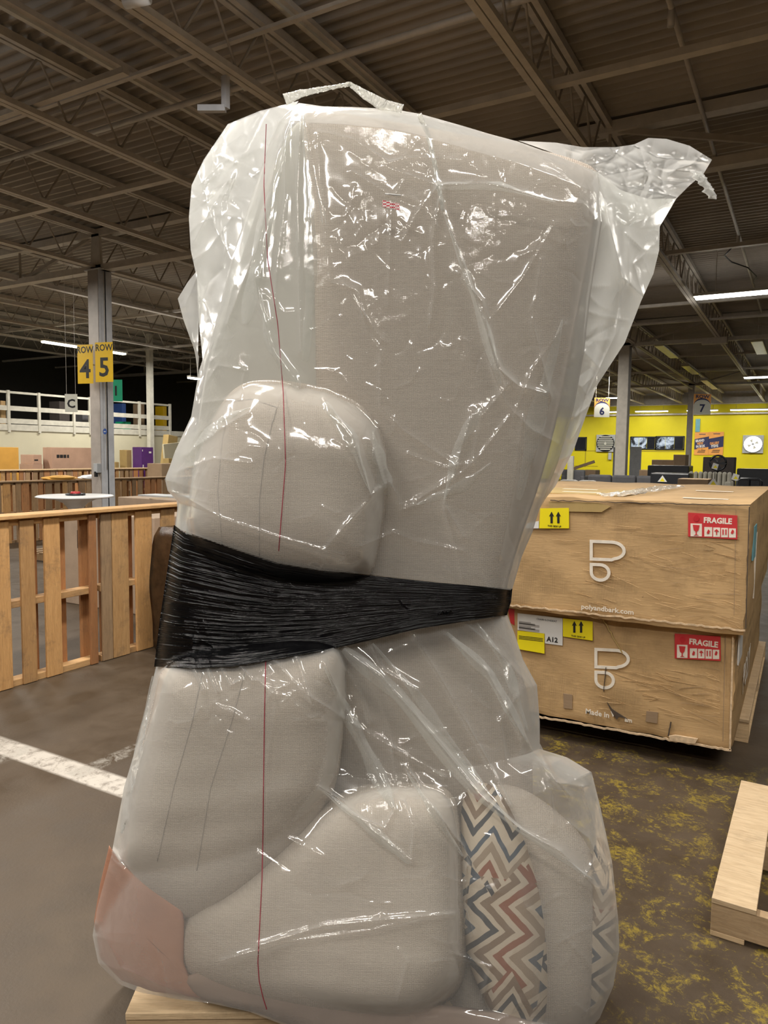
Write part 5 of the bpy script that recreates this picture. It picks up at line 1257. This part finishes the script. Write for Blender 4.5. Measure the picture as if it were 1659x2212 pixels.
# --- lower bag
topb = [(338, 1436), (420, 1442), (500, 1439), (600, 1422), (700, 1404), (800, 1381), (900, 1357), (1000, 1340), (1095, 1326)]
leftb = [(338, 1436), (318, 1520), (298, 1600), (268, 1700), (240, 1850), (210, 1960), (200, 2020), (212, 2080), (255, 2125)]
botb = [(255, 2125), (300, 2143), (380, 2158), (460, 2168), (540, 2186), (640, 2225), (800, 2290), (1000, 2340), (1150, 2320), (1230, 2270), (1262, 2240)]
rightb = [(1095, 1326), (1112, 1370), (1130, 1425), (1160, 1480), (1166, 1560), (1166, 1618), (1225, 1636), (1278, 1668), (1296, 1740), (1322, 1860), (1336, 1990), (1338, 2050), (1325, 2130), (1295, 2200), (1262, 2240)]
G = coons(topb, botb, leftb, rightb, 380, 360); nv, nu = G.shape[:2]; e, v = edgefn(nv, nu, 5)
Dedge = 2.0-.29*v**1.5; dep = Dedge-e*(.14+.10*np.sin(v*math.pi*.55))*(1-.6*v**4); pf = np.minimum(pads_front(G), 3); dep2 = blur(np.minimum(dep, pf), 14); dep2 = np.minimum(dep2, np.minimum(dep, pads_front(G, .004)))
folds = [([(740, 1400), (820, 1460), (900, 1550), (1040, 1720), (1120, 1790), (1210, 1840), (1290, 1920)], .024, 16), ([(700, 1430), (760, 1560), (830, 1690), (852, 1750), (830, 1790), (760, 1760), (690, 1700)], .012, 9),
 ([(960, 1370), (1050, 1450), (1110, 1560), (1170, 1650), (1230, 1720)], .018, 14), ([(890, 1365), (960, 1480), (1050, 1640), (1100, 1740)], .015, 12), ([(1000, 1345), (1090, 1420), (1150, 1490)], .012, 12),
 ([(800, 1385), (830, 1450), (900, 1490)], .014, 12), ([(720, 1405), (780, 1500), (800, 1560)], .014, 12), ([(690, 1700), (740, 1730), (800, 1790), (890, 1860), (895, 1790), (870, 1730)], .01, 7), ([(880, 1660), (940, 1750), (1000, 1830), (1010, 1870)], .012, 8),
 ([(560, 2042), (700, 2000), (850, 1985), (980, 1975)], .010, 8), ([(480, 2075), (620, 2035), (800, 2010), (900, 1985)], .008, 8), ([(590, 1425), (660, 1500), (740, 1550), (840, 1610), (960, 1680)], .010, 10),
 ([(1166, 1620), (1200, 1690), (1260, 1700), (1296, 1690)], .014, 9), ([(1166, 1620), (1190, 1720), (1196, 1780)], .012, 9), ([(1260, 1700), (1285, 1790), (1290, 1860)], .014, 9), ([(1230, 1780), (1270, 1810), (1290, 1850), (1260, 1900)], .012, 9),
 ([(420, 1445), (440, 1490)], .012, 6), ([(450, 1445), (470, 1495)], .012, 6), ([(480, 1444), (500, 1480), (520, 1470)], .010, 6), ([(520, 1440), (545, 1470), (560, 1470), (590, 1500)], .010, 7), ([(640, 1420), (660, 1480), (675, 1520)], .010, 7),
 ([(600, 1500), (570, 1700), (620, 1810), (700, 1850)], .004, 12), ([(860, 2160), (880, 2080), (860, 2050)], .006, 7), ([(980, 2060), (1060, 2090), (1040, 2160)], .007, 7), ([(1010, 1870), (1000, 1950), (1020, 2020)], .010, 8), ([(340, 1500), (300, 1700), (265, 1850)], .010, 14), ([(325, 1560), (290, 1700)], .008, 8),
 ([(860, 1700), (840, 1560), (790, 1440)], .010, 14), ([(1120, 1500), (1080, 1560), (1090, 1640)], .012, 12), ([(1100, 1440), (1095, 1520), (1130, 1600)], .012, 10), ([(220, 2010), (260, 2090), (400, 2150), (560, 2210)], .007, 9)]
h = np.zeros((nv, nu))
for pl, A, wd_ in folds: h += ridge(G, pl, A*1.0, wd_*.75)
h += crumple(G, 40, rs, (700, 1350, 1300, 1900), .003, (3, 7), (12, 50)); h += crumple(G, 30, rs, (800, 1900, 1300, 2200), .003, (3, 7), (10, 40)); h += crumple(G, 25, rs, (380, 1430, 760, 1560), .004, (4, 8), (8, 30)); h += crumple(G, 14, rs, (300, 1600, 800, 2150), .002, (6, 12), (30, 90))
fade = np.clip(e*1.6, .15, 1)
bag2 = bag
film_mesh('front_sheet', G, dep2-h*fade-.004, 'film', bag)
G0, DD = G, dep2-h*fade-.004
mb = MB(); mb.tube([tuple(p) for p in film_pts([(574, 1428), (571, 1560), (568, 1800), (566, 1900), (560, 2020), (557, 2080), (560, 2120), (568, 2155), (576, 2180)], .001, 160)], .0012, 5); mb.build('red_printed_line', 'redline', bag)
for i, (p_, w_) in enumerate([([(742, 1402), (860, 1500), (1040, 1720), (1120, 1790), (1280, 1900)], [50, 40, 22, 12]), ([(805, 1390), (900, 1500), (1000, 1640), (1060, 1720)], [10, 20, 14]), ([(700, 1440), (790, 1620), (850, 1745)], [10, 30, 40]),
    ([(965, 1366), (1060, 1460), (1150, 1620)], [22, 26, 12]), ([(690, 1702), (800, 1790), (885, 1866)], [6, 20, 26]), ([(1030, 1345), (1095, 1440), (1140, 1580)], [8, 20, 12]), ([(880, 1670), (940, 1760), (1000, 1850)], [6, 18, 8]), ([(330, 1460), (300, 1620), (262, 1800)], [8, 16, 22])]): pleat(p_, w_, i+20)
G2 = coons(topb, botb, leftb, rightb, 40, 50); e2, v2 = edgefn(50, 40, 4)
film_mesh('rear_sheet', G2, (2.0-.29*v2**1.5)+e2*(.22+.22*v2), 'film', bag)
G2 = coons(botb, [(x*.9+80, y-20) for x, y in botb], [botb[0], (260*.9+80, 2105)], [botb[-1], (1262*.9+80, 2220)], 40, 6)

# --- black stretch wrap
wrap = thing('stretch_wrap', 'black stretch film band wound around the waist of the wrapped sofa', 'wrap', (0, 0, 0))
topw = [(376, 1134), (400, 1152), (450, 1167), (520, 1192), (600, 1218), (700, 1235), (800, 1243), (950, 1259), (1107, 1272)]
botw = [(333, 1440), (420, 1444), (500, 1441), (600, 1424), (700, 1406), (800, 1383), (900, 1359), (1000, 1343), (1095, 1329)]
G = coons(topw, botw, [(376, 1134), (360, 1240), (345, 1340), (333, 1440)], [(1107, 1272), (1104, 1300), (1095, 1329)], 520, 260); nv, nu = G.shape[:2]
u = np.linspace(-1, 1, nu)[None]; e = (1-np.abs(u)**5)**.5; v = np.linspace(0, 1, nv)[:, None]
dep = (2.02-.02*v)-e*(.17+.0*v); pf = np.minimum(pads_front(G, .02), 3); d = blur(np.minimum(dep, pf), 60); d = np.minimum(d, np.minimum(dep, pads_front(G, .012)))
rs = np.random.default_rng(9); st = np.zeros((nv, nu)); uu = np.linspace(0, 1, nu)
for _ in range(420):   # taut strands running along the band
    v0 = rs.uniform(0, 1); sl = rs.normal(0, .03); u0 = rs.uniform(-.1, 1); ln = rs.uniform(.05, .5); w_ = rs.uniform(.0015, .005)
    cen = v0+sl*(uu-.5)+.01*np.sin(uu*9+rs.uniform(0, 6)); win = np.exp(-((uu-u0)/ln)**4)
    st += rs.uniform(.0006, .0022)*np.interp(uu, [0, .28, .4, 1], [1.9, 1.6, .55, .35])[None]*win[None]*np.exp(-np.abs(v-cen[None])/w_)
endcr = crumple(G, 30, rs, (340, 1150, 480, 1430), .003, (3, 7), (6, 20))
film_mesh('band', G, d-st-endcr-.006, 'black', wrap)
G2 = coons(topw, botw, [(376, 1134), (360, 1240), (345, 1340), (333, 1440)], [(1107, 1272), (1104, 1300), (1095, 1329)], 60, 20)
u2 = np.linspace(-1, 1, 60)[None]; film_mesh('rear_band', G2, 2.02+(1-np.abs(u2)**4)**.5*.24+0*G2[..., 0], 'black', wrap)
# loose snag on the band
kk = [(860, 1298), (880, 1318), (905, 1330), (935, 1338), (950, 1325), (975, 1322)]
q = interp_poly(kk, 50); mb = MB(); mb.tube([tuple(atD(x+rs.uniform(-3, 3), y+rs.uniform(-4, 4), 1.835)) for x, y in q], .003, 5); mb.build('torn_strand', 'black', wrap)
# gathered clear film above the left end of the band
blobp = None
# --- pallet under the sofa
p = onZ(272, 2186, .13)
t = flat_pallet('pale wooden pallet under the wrapped sofa', (p[0], p[1], 0), YAW+math.radians(1.5), 1.15, 1.0, 6, 'wood_l', .13, bw=.12)
MB().box((0, -.006, .112), (1.15, .10, .131)).build('lead_board', 'wood_l', t, bevel=.002)
#@@END
for o in list(COL.objects):
    if o.type == 'EMPTY' and not o.get('label'): o['label'] = o.name.replace('_', ' ')
